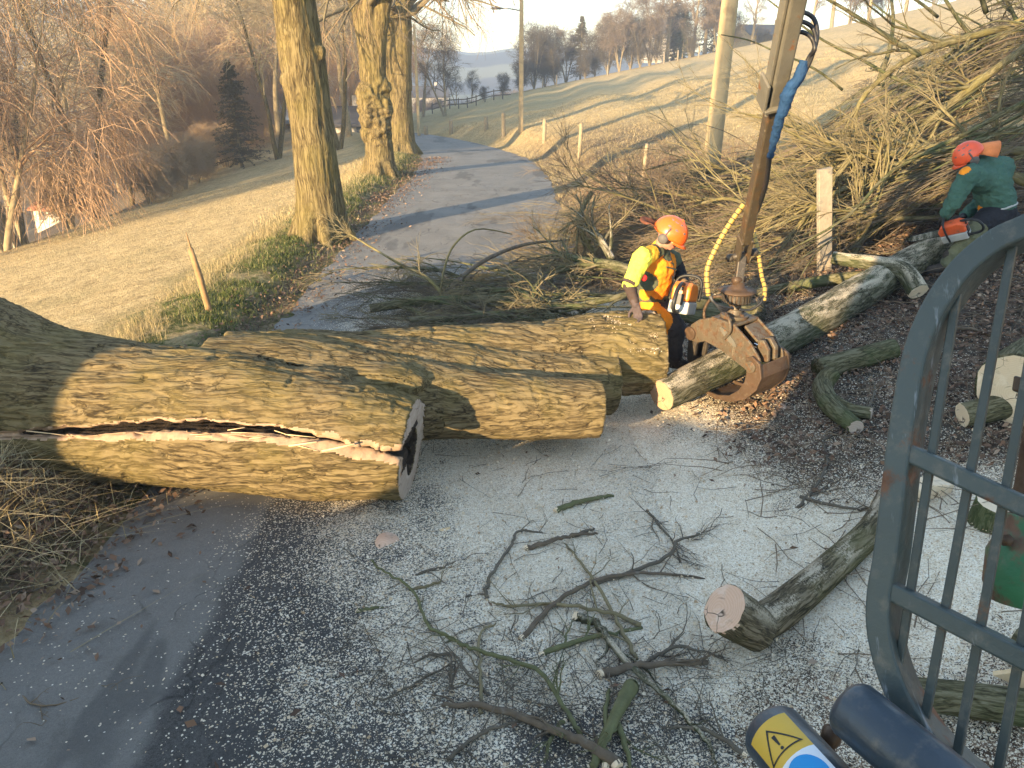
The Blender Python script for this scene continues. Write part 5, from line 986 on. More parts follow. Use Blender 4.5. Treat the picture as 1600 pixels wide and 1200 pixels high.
mb = MB(); c = B0+bd*1.02; mb.box(c, (.014, .086, .084), bx); mb.box(c+bu*.10-side*.084, (.11, .010, .07), bx)
for s1 in (-1, 1):
    for s2 in (-1, 1): mb.tubes(np.array([c+side*.072*s1+fr_*.072*s2-bu*.02, c+side*.072*s1+fr_*.072*s2-bu*.032]), np.array([.012, .012]), 6, caps=True)
mb.build('collar_plate', M['boom'], cr, smooth=False, bevel=.006)
B3 = B2+np.array([-.5, -4.2, .9]); mb = MB(); mb.beam(B2-bu*.2, B3, .2, .24); mb.build('main_arm', M['boom'], cr, smooth=False, bevel=.012)
# pendulum link and rotator
P_ = B0+bu*-.06; mb = MB(); J = O+np.array([0, 0, .30]); mb.beam(P_, J, .075, .055, (0, 1, 0)); o1 = mb.build('link', M['dsteel'], cr, smooth=False, bevel=.01)
mb = MB(); mb.tubes(np.array([P_-side*.105, P_+side*.105]), np.array([.028, .028]), 14, caps=True)
for s1 in (-1, 1): mb.ell(P_+side*.105*s1, (.035, .035, .035))
mb.build('pin', M['dsteel'], o1); mb = MB(); mb.tubes(np.array([J+[-.05, -.03, .03], J+[.05, .03, .03]]), np.array([.03, .03]), 12, caps=True); mb.build('pin', M['rust'], o1)
def lathe(mb, c, prof, sides=28, ax=None, m=0):
    ax = np.array([0, 0, 1.]) if ax is None else nrm(np.asarray(ax, float)); mb.tubes(np.array([np.asarray(c)+ax*z for z, _ in prof]), np.array([r for _, r in prof]), sides, caps=True, m=m); return mb
mb = MB(); lathe(mb, O, [(0, .12), (.03, .12), (.032, .065), (.075, .06), (.078, .045), (.13, .043)]); rt = mb.build('rotator_flange', M['grap'], cr, bevel=.004)
mb = MB(); lathe(mb, O, [(.12, .075), (.135, .1), (.145, .112), (.215, .112), (.225, .1)]); ro_ = mb.build('rotator', M['rust'], cr)
mb = MB()
for k in range(22): a = k*2*math.pi/22; mb.box(O+[.116*math.cos(a), .116*math.sin(a), .18], (.008, .009, .034), np.array([[math.cos(a), math.sin(a), 0], [-math.sin(a), math.cos(a), 0], [0, 0, 1]]))
mb.build('gear_ring', M['dsteel'], ro_, smooth=False)
mb = MB(); lathe(mb, O, [(.226, .155), (.24, .158), (.252, .10), (.27, .06), (.31, .05)], 30); mb.build('rotator_cap', M['rust'], ro_)
# grapple body
PL = [(-.44,-.22),(-.40,-.15),(-.30,-.07),(-.14,-.005),(.16,-.005),(.36,-.12),(.49,-.25),(.51,-.33),(.46,-.41),(.36,-.42),(.24,-.38),(.02,-.31),(-.2,-.28),(-.31,-.33),(-.39,-.33),(-.44,-.28)]
gb = MB()
for s in (-1, 1): gb.prism(PL, gp(0, 0, .165*s), GA, .026)
gb.box(gp(.01, -.012, 0), (.155, .016, .175), GA); gb.prism([(-.15,-.03),(-.40,-.17),(-.41,-.2),(-.16,-.06)], O, GA, .30); gb.prism([(.17,-.03),(.34,-.14),(.33,-.17),(.16,-.06)], gp(0, 0, .06), GA, .2)
for s in (-1, 1): gb.box(gp(.02, -.1, .12*s), (.02, .08, .02), GA)
grp = gb.build('grapple_body', M['grap'], cr, smooth=False, bevel=.008)
mb = MB(); pp = [(-.13*math.cos(a)*1.0-(.0), .034*math.sin(a)) for a in np.linspace(0, 2*math.pi, 25)[:-1]]; tilt = -.58; rot2 = [(x*math.cos(tilt)-y*math.sin(tilt)+.10, x*math.sin(tilt)+y*math.cos(tilt)-.14) for x, y in pp]; mb.prism(rot2, gp(0, 0, -.182), GA, .012); mb.build('maker_plate', M['boom'], grp, smooth=False)
mb = MB()
for q in range(4): a = q*math.pi/2+.5; mb = MB(); lathe(mb, O+[.09*math.cos(a), .09*math.sin(a), .03], [(0, .017), (.018, .017), (.02, .008)], 6); mb.build('bolt', M['rust'], grp, smooth=False)
mb = MB(); mb.tubes(np.array([gp(-.30, -.20, 0), gp(.16, -.22, 0)]), np.array([.055, .055]), 16, caps=True); cy_ = mb.build('cylinder', M['dsteel'], grp); mb = MB(); mb.tubes(np.array([gp(.16, -.22, 0), gp(.40, -.20, 0)]), np.array([.027, .027]), 14, caps=True); mb.build('piston_rod', M['chrome'], cy_)
# claws
CN = [(.36,-.27),(.43,-.23),(.53,-.28),(.565,-.42),(.52,-.56),(.40,-.70),(.22,-.80),(.02,-.835),(-.12,-.82),(-.10,-.79),(.04,-.785),(.20,-.73),(.31,-.63),(.37,-.52),(.385,-.42)]
CF = [(-.36,-.22),(-.43,-.20),(-.50,-.27),(-.54,-.42),(-.54,-.60),(-.48,-.74),(-.36,-.84),(-.20,-.88),(-.19,-.855),(-.32,-.80),(-.40,-.71),(-.44,-.58),(-.42,-.42),(-.36,-.33)]
mb = MB()
for s in (-1, 1): mb.prism(CN, gp(0, 0, .205*s), GA, .030)
mb.prism([(.52,-.30),(.56,-.42),(.515,-.56),(.39,-.70),(.21,-.80),(.01,-.832),(-.14,-.85),(-.13,-.835),(.01,-.81),(.20,-.775),(.37,-.68),(.49,-.55),(.535,-.42),(.50,-.31)], O, GA, .38)
c1 = mb.build('claw', M['rust'], cr, smooth=False, bevel=.007); mb = MB()
for s in (-1, 1): lathe(mb, gp(.435, -.335, .205*s-.035), [(0, .052), (.07, .052)], 20, A); lathe(mb, gp(.435, -.335, .205*s-.042), [(0, .026), (.084, .026)], 16, A)
mb.build('pivot', M['grap'], c1, bevel=.004); mb = MB(); mb.prism([(.36,-.12),(.43,-.10),(.50,-.18),(.51,-.30),(.44,-.33),(.38,-.25)], gp(0, 0, .05), GA, .055); mb.prism([(.36,-.12),(.43,-.10),(.50,-.18),(.51,-.30),(.44,-.33),(.38,-.25)], gp(0, 0, -.055), GA, .04); mb.build('lever', M['grap'], c1, smooth=False, bevel=.01)
mb = MB(); mb.prism(CF, gp(0, 0, -.05), GA, .04); mb.prism(CF, gp(0, 0, .12), GA, .04); mb.prism([(-.50,-.28),(-.545,-.42),(-.545,-.6),(-.485,-.745),(-.47,-.73),(-.525,-.6),(-.525,-.42),(-.48,-.29)], gp(0, 0, .03), GA, .16)
c2 = mb.build('claw', M['dsteel'], cr, smooth=False, bevel=.007); mb = MB(); lathe(mb, gp(-.40, -.25, -.20), [(0, .062), (.4, .062)], 20, A); mb.build('pivot', M['rust'], c2, bevel=.004)
def hose(P, r, mt, name, parent, k=40):
    Pc, Rc = smoothpath(P, [r]*len(P), k); mb = MB(); mb.tubes(Pc, Rc, 10, caps=True); return mb.build(name, mt, parent)
hose([dep(1163, 318, 6.0), dep(1140, 350, 6.05), dep(1120, 385, 6.1), dep(1105, 422, 6.15), dep(1107, 462, 6.2)], .021, M['hose_y'], 'spiral_hose', cr); hose([dep(1176, 355, 6.5), dep(1184, 390, 6.5), dep(1190, 430, 6.45), dep(1195, 450, 6.4), dep(1194, 470, 6.38)], .018, M['hose_y'], 'spiral_hose', cr)
for d_ in (0, .02, .04): hose([dep(1107, 458, 6.2)+[d_*.5, 0, 0], dep(1114, 472, 6.2)+[0, 0, d_*.3], dep(1130, 479, 6.2)+[0, 0, -d_], dep(1146, 482, 6.25)+[0, d_, 0]], .009, M['rubber'], 'hose', cr)
hose([dep(1194, 462, 6.38), dep(1188, 474, 6.38), dep(1172, 484, 6.4), dep(1155, 484, 6.4)], .011, M['rubber'], 'hose', cr)
hose([gp(-.02, .05, -.1), gp(.1, .06, -.2), gp(.14, -.05, -.21), gp(.06, -.17, -.19)], .014, M['grap'], 'hose', cr); hose([gp(-.05, .05, .05), gp(-.2, .14, .05), gp(-.34, .1, .03), gp(-.4, -.05, .0), gp(-.36, -.18, 0)], .014, M['rust'], 'hose', cr)
for q, (yo, wdt) in enumerate(((22, 0), (36, 3), (51, 6))):
    hose([dep(1238-q*3, yo+4, 4.55), dep(1254-q, yo-3+q, 4.5), dep(1272-q*2, yo+8, 4.5), dep(1277-q*2, yo+34-q*4, 4.5), dep(1269-q*2, 88, 4.55), dep(1258-q*2, 112, 4.6)], .013, M['rubber'], 'hose', cr)
Pc, Rc = smoothpath([dep(1256, 95, 4.58), dep(1247, 122, 4.62), dep(1232, 145, 4.7), dep(1222, 175, 4.8), dep(1213, 205, 4.95), dep(1203, 245, 5.15)], [.030, .034, .040, .034, .028, .020], 40); mb = MB(); mb.tubes(Pc, Rc, 18); V = mb.v[0]; mb.v = [V+nrm(V-np.repeat(Pc, 18, 0))*(.012*noise(V*np.array([16, 16, 30])))[:, None]]; o = mb.build('hose_sleeve', M['sleeve'], cr); sm = o.modifiers.new('solid', 'SOLIDIFY'); sm.thickness = .003
hose([dep(1203, 240, 5.15), dep(1196, 290, 5.5), dep(1183, 330, 5.95)], .018, M['rubber'], 'hose', cr)

# ------------------------------------------------------------------ forestry tractor: only its guard and cylinders are in view
M['guard'] = paint('guard_paint', (.058,.075,.073), (.16,.075,.04), .42, .0, (.575, .66), 7, .45, scratch=(.19,.215,.235))
M['gbar'] = paint('guard_bar_paint', (.05,.062,.058), (.15,.08,.045), .45, .0, (.62, .70), 9, .45)
M['cyl'] = paint('cylinder_paint', (.04,.058,.078), (.15,.07,.035), .36, .0, (.68, .73), 8, .5)
M['greenp'] = paint('green_paint', (.035,.15,.07), (.15,.09,.06), .5, .0, (.50, .62), 10, .4)
M['tyre'] = flat('tyre_rubber', (.03,.03,.03), .2, .9, 12, bump=.01); M['glass'] = flat('cab_glass', (.03,.04,.045), .1, .08, 3, spec=.7)
tr_ = empty('forestry_tractor', (-1.5, -2.2, 0), 'forestry tractor with a blue-grey barred guard and two hydraulic cylinders at the picture edge', 'tractor')
mb = MB(); mb.box((-1.3, -2.3, 1.25), (1.75, 1.5, .55)); mb.box((-1.75, -2.6, 2.6), (1.35, 1.4, .9)); mb.build('body', M['greenp'], tr_, smooth=False, bevel=.08)
mb = MB(); mb.box((-1.75, -2.5, 3.75), (1.35, 1.45, .28)); mb.build('cab_roof', M['guard'], tr_, smooth=False, bevel=.06)
mb = MB(); mb.box((-1.6, -2.6, 5.3), (1.25, .7, 1.35)); mb.build('shade_block', M['boom'], tr_, smooth=False, bevel=.08)  # unseen block above the cab, added to shade the brush pile and worker
mb = MB(); mb.box((-1.75, -1.18, 2.7), (1.0, .012, .55)); mb.build('windscreen', M['glass'], tr_, smooth=False)
for sx in (-3.0, .5):
    for sy in (-3.4, -1.0):
        mb = MB(); lathe(mb, (sx-.22, sy, .72), [(0, .45), (.02, .66), (.10, .72), (.34, .72), (.42, .66), (.44, .45)], 36, (1, 0, 0)); wh = mb.build('wheel', M['tyre'], tr_); mb = MB(); lathe(mb, (sx-.235, sy, .72), [(0, .2), (.05, .36), (.42, .36), (.47, .2)], 28, (1, 0, 0)); mb.build('rim', M['greenp'], wh)
PL0 = CAM+ray(1400, 800)*1.25; hd = nrm(np.array([.64, -.77, 0])); vd = np.array([.153, .391, .907]); gn = nrm(np.cross(hd, vd)); gn = gn if gn@(CAM-PL0) > 0 else -gn
def gpl(px, py, off=0.0):
    d = ray(px, py); t = ((PL0-CAM)@gn)/(d@gn); return CAM+d*t+gn*off
fo = [(1690,300),(1620,350),(1560,378),(1508,420),(1466,478),(1437,545),(1420,625),(1408,705),(1398,790),(1388,870),(1378,930),(1378,985),(1392,1045),(1418,1105),(1455,1160),(1510,1215),(1600,1290)]
Fp = np.array([gpl(*p) for p in fo]); C_, _ = smoothpath(Fp, [1]*len(Fp), 90); T_ = np.gradient(C_, axis=0); T_ = nrm(T_); Sd = np.cross(T_, gn); hw, hg = .0190, .0190
ring = np.stack([C_-Sd*hw+gn*hg, C_+Sd*hw+gn*hg, C_+Sd*hw-gn*.05, C_-Sd*hw-gn*.05], 1); k = len(C_); mb = MB(); i = np.arange(k-1)[:, None]*4; j = np.arange(4)[None]; tcg = ring.reshape(-1, 3)
mb.add(ring, Q=np.stack([i+j, i+4+j, i+4+(j+1) % 4, i+(j+1) % 4], -1).reshape(-1, 4)); gu = mb.build('guard', M['guard'], tr_, bevel=.004, smooth=False)
for p in gu.data.polygons: p.use_smooth = False
for a, b2 in (((1404, 700), (1680, 828)), ((1380, 916), (1720, 1090))):
    mb = MB(); pa, pb = gpl(*a), gpl(*b2); mb.beam(pa, pb, .030, .030, gn); mb.build('guard_rail', M['guard'], gu, smooth=False, bevel=.004)
for bar in ([(1497, 435), (1458, 707), (1425, 918), (1398, 1070)], [(1584, 365), (1512, 710), (1476, 947), (1440, 1142)], [(1650, 330), (1570, 755), (1531, 984), (1490, 1200)], [(1725, 300), (1630, 790), (1594, 1017), (1553, 1235)], [(1790, 300), (1690, 830), (1655, 1060), (1615, 1280)]):
    mb = MB(); pa, pb = gpl(*bar[0], -.006), gpl(*bar[-1], -.006); mb.beam(pa, pb, .0130, .011, gn); mb.build('guard_bar', M['gbar'], gu, smooth=False, bevel=.002)
def cyl(pa, pb, r, name):
    d = nrm(pb-pa); mb = MB(); L = np.linalg.norm(pb-pa); lathe(mb, pa, [(0, r*.80), (.006, r*.93), (.014, r), (L, r)], 40, d); return mb.build(name, M['cyl'], tr_), d
ca = dep(1203, 1140, 1.32); cb = dep(1420, 1390, 1.02); c1_, d1 = cyl(ca, cb, .056, 'hydraulic_cylinder')
ca2 = dep(1322, 1100, 1.20); cb2 = dep(1600, 1330, .98); c2_, d2 = cyl(ca2, cb2, .047, 'hydraulic_cylinder')
hose([dep(1296, 1140, 1.3), dep(1294, 1165, 1.32), dep(1298, 1190, 1.33), dep(1312, 1215, 1.3)], .012, M['rust'], 'bracket', tr_); mb = MB(); mb.ell(dep(1298, 1153, 1.3), (.017, .017, .02)); mb.build('bolt', M['rust'], tr_)
# warning sticker wrapped round the cylinder
M['yel'] = flat('sticker_yellow', (.66,.42,.06), .08, .45, 6); M['blk'] = flat('sticker_black', (.03,.03,.03), .1, .5, 6); M['wht'] = flat('sticker_white', (.72,.76,.8), .05, .45, 6); M['blu'] = flat('sticker_blue', (.02,.27,.62), .08, .45, 6)
vw = nrm(CAM-ca); e1 = nrm(vw-(vw@d1)*d1); e2 = np.cross(d1, e1)
if e2@np.array([1, 0, 0]) > 0: e2 = -e2
def sk(s, q, h): a = q/.056; return ca+d1*s+(e1*math.cos(a)+e2*math.sin(a))*(.056+h)
def patch(poly, h, name, mt):       # outline in (along, around) metres, filled by a fine fan and wrapped
    pl = np.array(poly, float); c = pl.mean(0); mb = MB(); n = len(pl); K = 8; V = []
    for q in range(K+1):
        for p in pl: x = c+(p-c)*q/K; V.append(sk(x[0], x[1], h))
    Q = [[q*n+j, q*n+(j+1) % n, (q+1)*n+(j+1) % n, (q+1)*n+j] for q in range(K) for j in range(n)]; mb.add(V, Q=Q); return mb.build(name, mt, c1_)
def dens(poly, m=8): return [tuple(np.array(poly[i])*(1-f)+np.array(poly[(i+1) % len(poly)])*f) for i in range(len(poly)) for f in np.linspace(0, 1, m+1)[:-1]]
patch(dens([(.030, -.040), (.030, .044), (.108, .044), (.108, -.040)]), .0008, 'sticker', M['yel']); patch(dens([(.108, -.040), (.108, .044), (.19, .044), (.19, -.040)]), .0008, 'sticker', M['wht'])
tri = [(.046, -.018), (.088, -.034), (.088, .040)]; tri = [(.043, .006), (.094, -.031), (.094, .039)]
tc_ = np.mean(tri, 0); inn = [tuple(tc_+(np.array(p)-tc_)*.84) for p in tri]; mbk = MB(); n = 24; o3 = dens(tri, 8); i3 = dens(inn, 8); V = [sk(*p, .0016) for p in o3]+[sk(*p, .0016) for p in i3]; mbk.add(V, Q=[[j, (j+1) % n, n+(j+1) % n, n+j] for j in range(n)]); mbk.build('warning_triangle', M['blk'], c1_)
patch(dens([(.060, .0075), (.060, .0005), (.080, .0025), (.080, .0055)]), .0016, 'exclamation_mark', M['blk']); patch([(.0865+.003*math.cos(a), .004+.003*math.sin(a)) for a in np.linspace(0, 6.28, 14)[:-1]], .0016, 'exclamation_mark', M['blk'])
patch([(.150+.036*math.cos(a), .002+.034*math.sin(a)) for a in np.linspace(0, 6.2832, 41)[:-1]], .0014, 'blue_sign', M['blu'])
# green valve housing with rusty pipe at the right edge
q = dep(1606, 850, 1.35); up = vd; mb = MB(); lathe(mb, q-up*.11, [(0, .045), (.03, .06), (.09, .062), (.12, .05), (.13, .04), (.16, .04)], 24, up); vh = mb.build('valve_housing', M['greenp'], tr_, bevel=.004)
mb = MB(); lathe(mb, q+up*.05, [(0, .034), (.02, .036), (.05, .034), (.35, .030)], 20, up); mb.build('pipe', M['rust'], vh); mb = MB(); lathe(mb, q+gn*.055-hd*.02-up*.0, [(0, .011), (.014, .011)], 6, gn); mb.build('bolt', M['rust'], vh)
mb = MB(); p = gpl(1590, 600, -.02); mb.box(p, (.009, .012, .012), np.array([hd, vd, gn])); mb.build('clamp', M['rust'], gu, smooth=False, bevel=.003)
# ------------------------------------------------------------------ the two forestry workers
def fab(name, col, var=.18, rough=.85, wr=.012, second=None, thr=(.6, .7), sc=9):
    m, t, b = mat(name, rough, spec=.15); g = G(t); v = g.attr('tc', 'v'); n = g.noise(v, sc, 4, .6); c = g.ramp(n, (.3, tuple(x*(1-var) for x in col)), (.7, tuple(min(1, x*(1+var)) for x in col)))
    if second: c = g.mix(g.sstep(g.noise(v, 38, 4, .7), *thr), c, second)
    g.set(b.inputs['Base Color'], c); g.bump(b, g.math('ADD', g.noise(g.map(v, (1, 1, 1.8)), 13, 3, .6, 1.2), g.math('MULTIPLY', g.noise(v, 180, 2), .1)), .8, wr); return m
M['skin'] = flat('skin', (.36,.19,.13), .1, .55, 12); M['org'] = fab('orange_cloth', (.78,.26,.02)); M['yl'] = fab('yellow_cloth', (.70,.72,.09), .1); M['gold'] = fab('golden_cloth', (.72,.42,.04)); M['olive'] = fab('olive_cloth', (.085,.095,.06)); M['brn'] = fab('brown_knit', (.065,.045,.038))
M['trs'] = fab('dark_trousers', (.045,.038,.04), second=(.28,.24,.2), thr=(.68, .78)); M['jkt'] = fab('green_jacket', (.055,.115,.088), wr=.03, sc=5); M['khk'] = fab('khaki_trousers', (.12,.12,.07), wr=.025); M['blkc'] = fab('black_cloth', (.02,.02,.024), wr=.02); M['boot'] = fab('boot_leather', (.05,.04,.033), second=(.2,.15,.1)); M['glv'] = fab('glove', (.085,.065,.065)); M['glv2'] = fab('leather_glove', (.2,.13,.07))
M['helm'] = flat('helmet_orange', (.80,.12,.015), .12, .32, 8, spec=.5); M['helmr'] = flat('helmet_red', (.70,.09,.03), .12, .35, 8, spec=.5); M['vent'] = flat('helmet_vent', (.16,.13,.12), .1, .6, 8); M['muff'] = flat('ear_muff', (.09,.08,.075), .1, .55, 8)
M['cape'] = fab('brown_cape', (.13,.05,.03)); M['cape2'] = fab('orange_cape', (.62,.20,.07)); M['redc'] = fab('red_cloth', (.6,.03,.03)); M['saw_o'] = flat('saw_orange', (.78,.20,.02), .15, .4, 10, spec=.45); M['saw_r'] = flat('saw_red', (.60,.10,.03), .25, .45, 10, spec=.4, second=(.14,.09,.06), thr=(.58, .7)); M['saw_w'] = flat('saw_grey', (.36,.36,.35), .12, .4, 10, spec=.4); M['saw_k'] = flat('saw_black', (.02,.02,.02), .2, .45, 10)
def cloth(name, build, mats, parent, vox, zones=None, org=None, wr=.0, sm=3, cut=None):
    mb = MB(); build(mb); V, N, Q, T = remesh(mb, vox, sm); V = V+N*(wr*noise(V*np.array([11, 11, 17])))[:, None]+N*(wr*.6*noise(V*24+3))[:, None]; F = V[Q].mean(1); mi = np.zeros(len(Q), int)
    if zones:
        for c, r, k in zones: mi[((F-np.asarray(c))**2/np.asarray(r)**2 if np.ndim(r) else ((F-np.asarray(c))/r)**2).sum(1) < 1] = k
    mb = MB(); mb.add(V); mb.q = [Q]; mb.mq = [mi]; mb.t = [T] if len(T) else []; mb.mt = [np.zeros(len(T), int)] if len(T) else []; return mb.build(name, mats, parent, org)
def hand(mb, w, d, n, s=1.0, curl=.5, thumb=1):
    """palm, four unequal bent fingers and a thumb off the side of the palm; d towards the fingertips, n out of the palm"""
    d = nrm(np.asarray(d, float)); n = nrm(np.asarray(n, float)-(np.asarray(n)@d)*d); u = np.cross(d, n); w = np.asarray(w, float)
    for q in np.linspace(-.026, .026, 4): mb.capsule(w+u*q*.8*s, w+(d*.085+u*q)*s, .017*s, .014*s)
    for q, L in zip((-.032, -.011, .011, .032), (.062, .078, .083, .07)):
        b = w+(d*.085+u*q)*s; a1 = curl; m1 = b+(d*math.cos(a1)+n*math.sin(a1)+u*q*3)*L*.55*s; a2 = curl*2.0; m2 = m1+(d*math.cos(a2)+n*math.sin(a2))*L*.5*s; mb.capsule(b, m1, .0115*s, .0105*s, sides=8); mb.capsule(m1, m2, .0105*s, .009*s, sides=8)
    b = w+(d*.025+u*.03*thumb)*s; m1 = b+(d*.03+u*.035*thumb+n*.015)*s; mb.capsule(b, m1, .014*s, .012*s, sides=8); mb.capsule(m1, m1+(d*.035+u*.008*thumb+n*.015)*s, .012*s, .0095*s, sides=8)
def head(mb, c, f, up, s=1.0):
    f = nrm(np.asarray(f, float)); up = nrm(np.asarray(up, float)-(np.asarray(up)@f)*f); sd = np.cross(f, up); ax = np.array([f, sd, up]); c = np.asarray(c, float)
    mb.ell(c, (.098*s, .078*s, .105*s), ax); mb.ell(c+f*.03*s-up*.06*s, (.062*s, .056*s, .065*s), ax); mb.ell(c+f*.075*s-up*.098*s, (.022*s, .026*s, .02*s), ax)
    mb.capsule(c+f*.095*s+up*.005*s, c+f*.118*s-up*.032*s, .009*s, .014*s)                                # nose
    for k in (-1, 1): mb.ell(c+sd*k*.079*s-f*.012*s-up*.015*s, (.018*s, .012*s, .032*s), ax); mb.ell(c+f*.07*s+sd*k*.034*s-up*.03*s, (.024*s, .022*s, .022*s), ax); mb.ell(c+f*.083*s+sd*k*.034*s+up*.022*s, (.014*s, .03*s, .009*s), ax)
    mb.ell(c+f*.094*s-up*.066*s, (.011*s, .024*s, .006*s), ax); mb.ell(c+f*.092*s-up*.077*s, (.011*s, .021*s, .007*s), ax); return ax
def facebits(parent, c, f, up, s=1.0):
    f = nrm(np.asarray(f, float)); up = nrm(np.asarray(up, float)-(np.asarray(up)@f)*f); sd = np.cross(f, up); ax = np.array([f, sd, up]); c = np.asarray(c, float); mb = MB()
    for k in (-1, 1): mb.ell(c+f*.091*s+sd*k*.033*s+up*.004*s, (.008*s, .013*s, .008*s), ax, nu=10, nv=6)
    mb.build('eyes', M['wht'], parent)
    mb = MB(); mb.ell(c+f*.101*s-up*.0715*s, (.006*s, .02*s, .003*s), ax, nu=10, nv=6); mb.build('mouth', M['redc'], parent); mb = MB()
    for k in (-1, 1): mb.capsule(c-f*.02*s+sd*k*.076*s-up*.02*s, c+sd*k*.074*s+up*.03*s, .012*s, .012*s)
    mb.build('hair', M['twig_dark'], parent)
def helmet(parent, c, f, up, mt, s=1.0, vents=True):
    f = nrm(np.asarray(f, float)); up = nrm(np.asarray(up, float)-(np.asarray(up)@f)*f); sd = np.cross(f, up); ax = np.array([f, sd, up]); c = np.asarray(c, float); mb = MB()
    h0 = c+up*.012*s; mb.ell(h0, (.148*s, .124*s, .142*s), ax, cut=1.72, nu=30, nv=14)
    n = 16; a = np.linspace(-1.15, 1.15, n); inn = [h0+f*.135*s*math.cos(q)+sd*.118*s*math.sin(q)-up*.012*s for q in a]; out = [h0+f*(.198*math.cos(q)-.012)*s+sd*.125*s*math.sin(q)-up*.034*s for q in a]; mb.add(inn+out, Q=[[i, i+1, n+i+1, n+i] for i in range(n-1)])
    mb.capsule(h0-f*.12*s+up*.062*s, h0+f*.03*s+up*.135*s, .014*s, .018*s); mb.capsule(h0+f*.03*s+up*.135*s, h0+f*.13*s+up*.05*s, .018*s, .012*s)
    hm = mb.build('helmet', mt, parent); so = hm.modifiers.new('solid', 'SOLIDIFY'); so.thickness = .004
    mb = MB()
    for k in (-1, 1):
        for e, az in ((.55, .5), (.55, 1.15), (.55, 1.8), (1.0, .8), (1.0, 1.45), (1.0, 2.1)):
            az = az*k; dr = f*math.cos(e)*math.cos(az)*.148+sd*math.cos(e)*math.sin(az)*.124+up*math.sin(e)*.142; nn_ = nrm(dr); t1 = nrm(np.cross(up, nn_)); t2 = np.cross(nn_, t1); mb.ell(h0+dr*s*1.0, (.024*s, .012*s, .004*s), np.array([t1, t2, nn_]), nu=12, nv=6)
    mb.build('vents', M['vent'], hm)
    for k in (-1, 1):
        mb = MB(); lathe(mb, c+sd*k*.085*s-up*.03*s-f*.01*s, [(0, .036*s), (.012*s, .046*s), (.04*s, .044*s), (.05*s, .032*s)], 20, sd*k); mb.capsule(c+sd*k*.128*s-f*.01*s-up*.01*s, c+sd*k*.125*s+up*.07*s-f*.005*s, .008*s, .008*s); mb.build('ear_muff', M['muff'], parent)
    return hm, ax
def boot(mb, ankle, toe, up=(0, 0, 1), s=1.0):
    ankle = np.asarray(ankle, float); toe = np.asarray(toe, float); mb.capsule(ankle+np.array([0, 0, .10])*s, ankle, .062*s, .058*s); mb.capsule(ankle-[0, 0, .035*s], toe, .052*s, .045*s); mb.capsule(ankle-(toe-ankle)*.25-[0, 0, .04*s], toe-[0, 0, .012], .042*s, .038*s)
# ---- worker in the orange and yellow vest, leaning a hand on the rear stem
HC = at(1046, 366, 6.72); ff = (.80, -.38, -.50); fu = (.44, -.16, .88)
neck = at(1031, 388, 6.78); chest = at(1029, 418, 6.80); waist = at(1021, 456, 6.88); pel = at(1022, 474, 6.92)
sn, en, wn = at(1005, 402, 6.56), at(983, 445, 6.45), at(993, 476, 6.38); sf, ef, wf = at(1052, 408, 7.0), at(1066, 436, 6.98), at(1068, 441, 6.78)
hn, kn, an = at(1018, 478, 6.84), at(1049, 508, 6.70), at(1056, 560, 6.86); hf, kf, af = at(1031, 478, 7.04), at(1060, 515, 7.12), at(1050, 560, 7.22)
an[2] = max(an[2], topz(*an[:2])+.11); af[2] = topz(*af[:2])+.12; tn = an+np.array([.17, -.07, -.075]); tf = af+np.array([.2, -.03, -.075])
def body(mb):
    head(mb, HC, ff, fu); mb.chain([(HC-np.array(fu)*.09-np.array(ff)*.02, .055), (neck, .06)]); mb.chain([(neck, .07), (chest, .125), (waist, .115), (pel, .13)])
    for s_, e_, w_ in ((sn, en, wn), (sf, ef, wf)): mb.chain([(neck, .06), (s_, .058), (e_, .042), (w_, .03)])
    for h_, k_, a_ in ((hn, kn, an), (hf, kf, af)): mb.chain([(pel, .1), (h_, .085), (k_, .058), (a_, .042)])
w1 = cloth('person', body, [M['skin']], None, .011, org=at(1056, 575, 6.95)); tag(w1, 'person in an orange helmet and yellow-orange vest leaning a gloved hand on the rear stem', 'person'); facebits(w1, HC, nrm(np.array(ff)), fu)
tor = nrm(pel-neck); wd = nrm(sf-sn); fw = nrm(np.cross(tor, wd)); fw = fw if fw[0] > 0 else -fw
def vest(mb):
    mb.chain([(neck+tor*.03, .085), (chest, .15), (waist, .138), (waist+tor*.055, .14)]); mb.chain([(chest+wd*.05, .14), (waist+wd*.04, .13)]); mb.chain([(chest-wd*.05, .14), (waist-wd*.04, .13)]); mb.chain([(neck+tor*.02, .075), (sn, .085)]); mb.chain([(neck+tor*.02, .075), (sf, .085)])
    mb.chain([(neck-tor*.02, .073), (neck+tor*.05, .085)])
zz1 = [(chest+fw*.13+tor*.06-wd*.03, .23, 1), (chest+fw*.17+wd*.01-tor*.06, .06, 0), (waist+fw*.1+tor*.07, .085, 0), (chest-wd*.17+fw*.0+tor*.14, .10, 0), (chest+fw*.16-wd*.07+tor*.02, .105, 1), (chest+fw*.16-wd*.05+tor*.12, .10, 1), (chest+fw*.15+wd*.12+tor*.02, .10, 1), (sn+tor*-.02+fw*.02, .16, 2), (neck-fw*.10+tor*.02, .15, 2), (chest-fw*.16-wd*.06, .15, 2), (neck+fw*.09+tor*.02, .075, 0), (waist-wd*.16+tor*.03, .06, 1), (neck+fw*.12+tor*.0-wd*.03, .05, 0)]
cloth('vest', vest, [M['olive'], M['org'], M['gold']], w1, .011, zz1, wr=.012)
for a, b2 in ((chest+fw*.15-wd*.13-tor*.05, chest+fw*.172+wd*.02-tor*.04),):
    mb = MB(); mb.capsule(a, b2, .008, .008); mb.build('piping', M['olive'], w1)
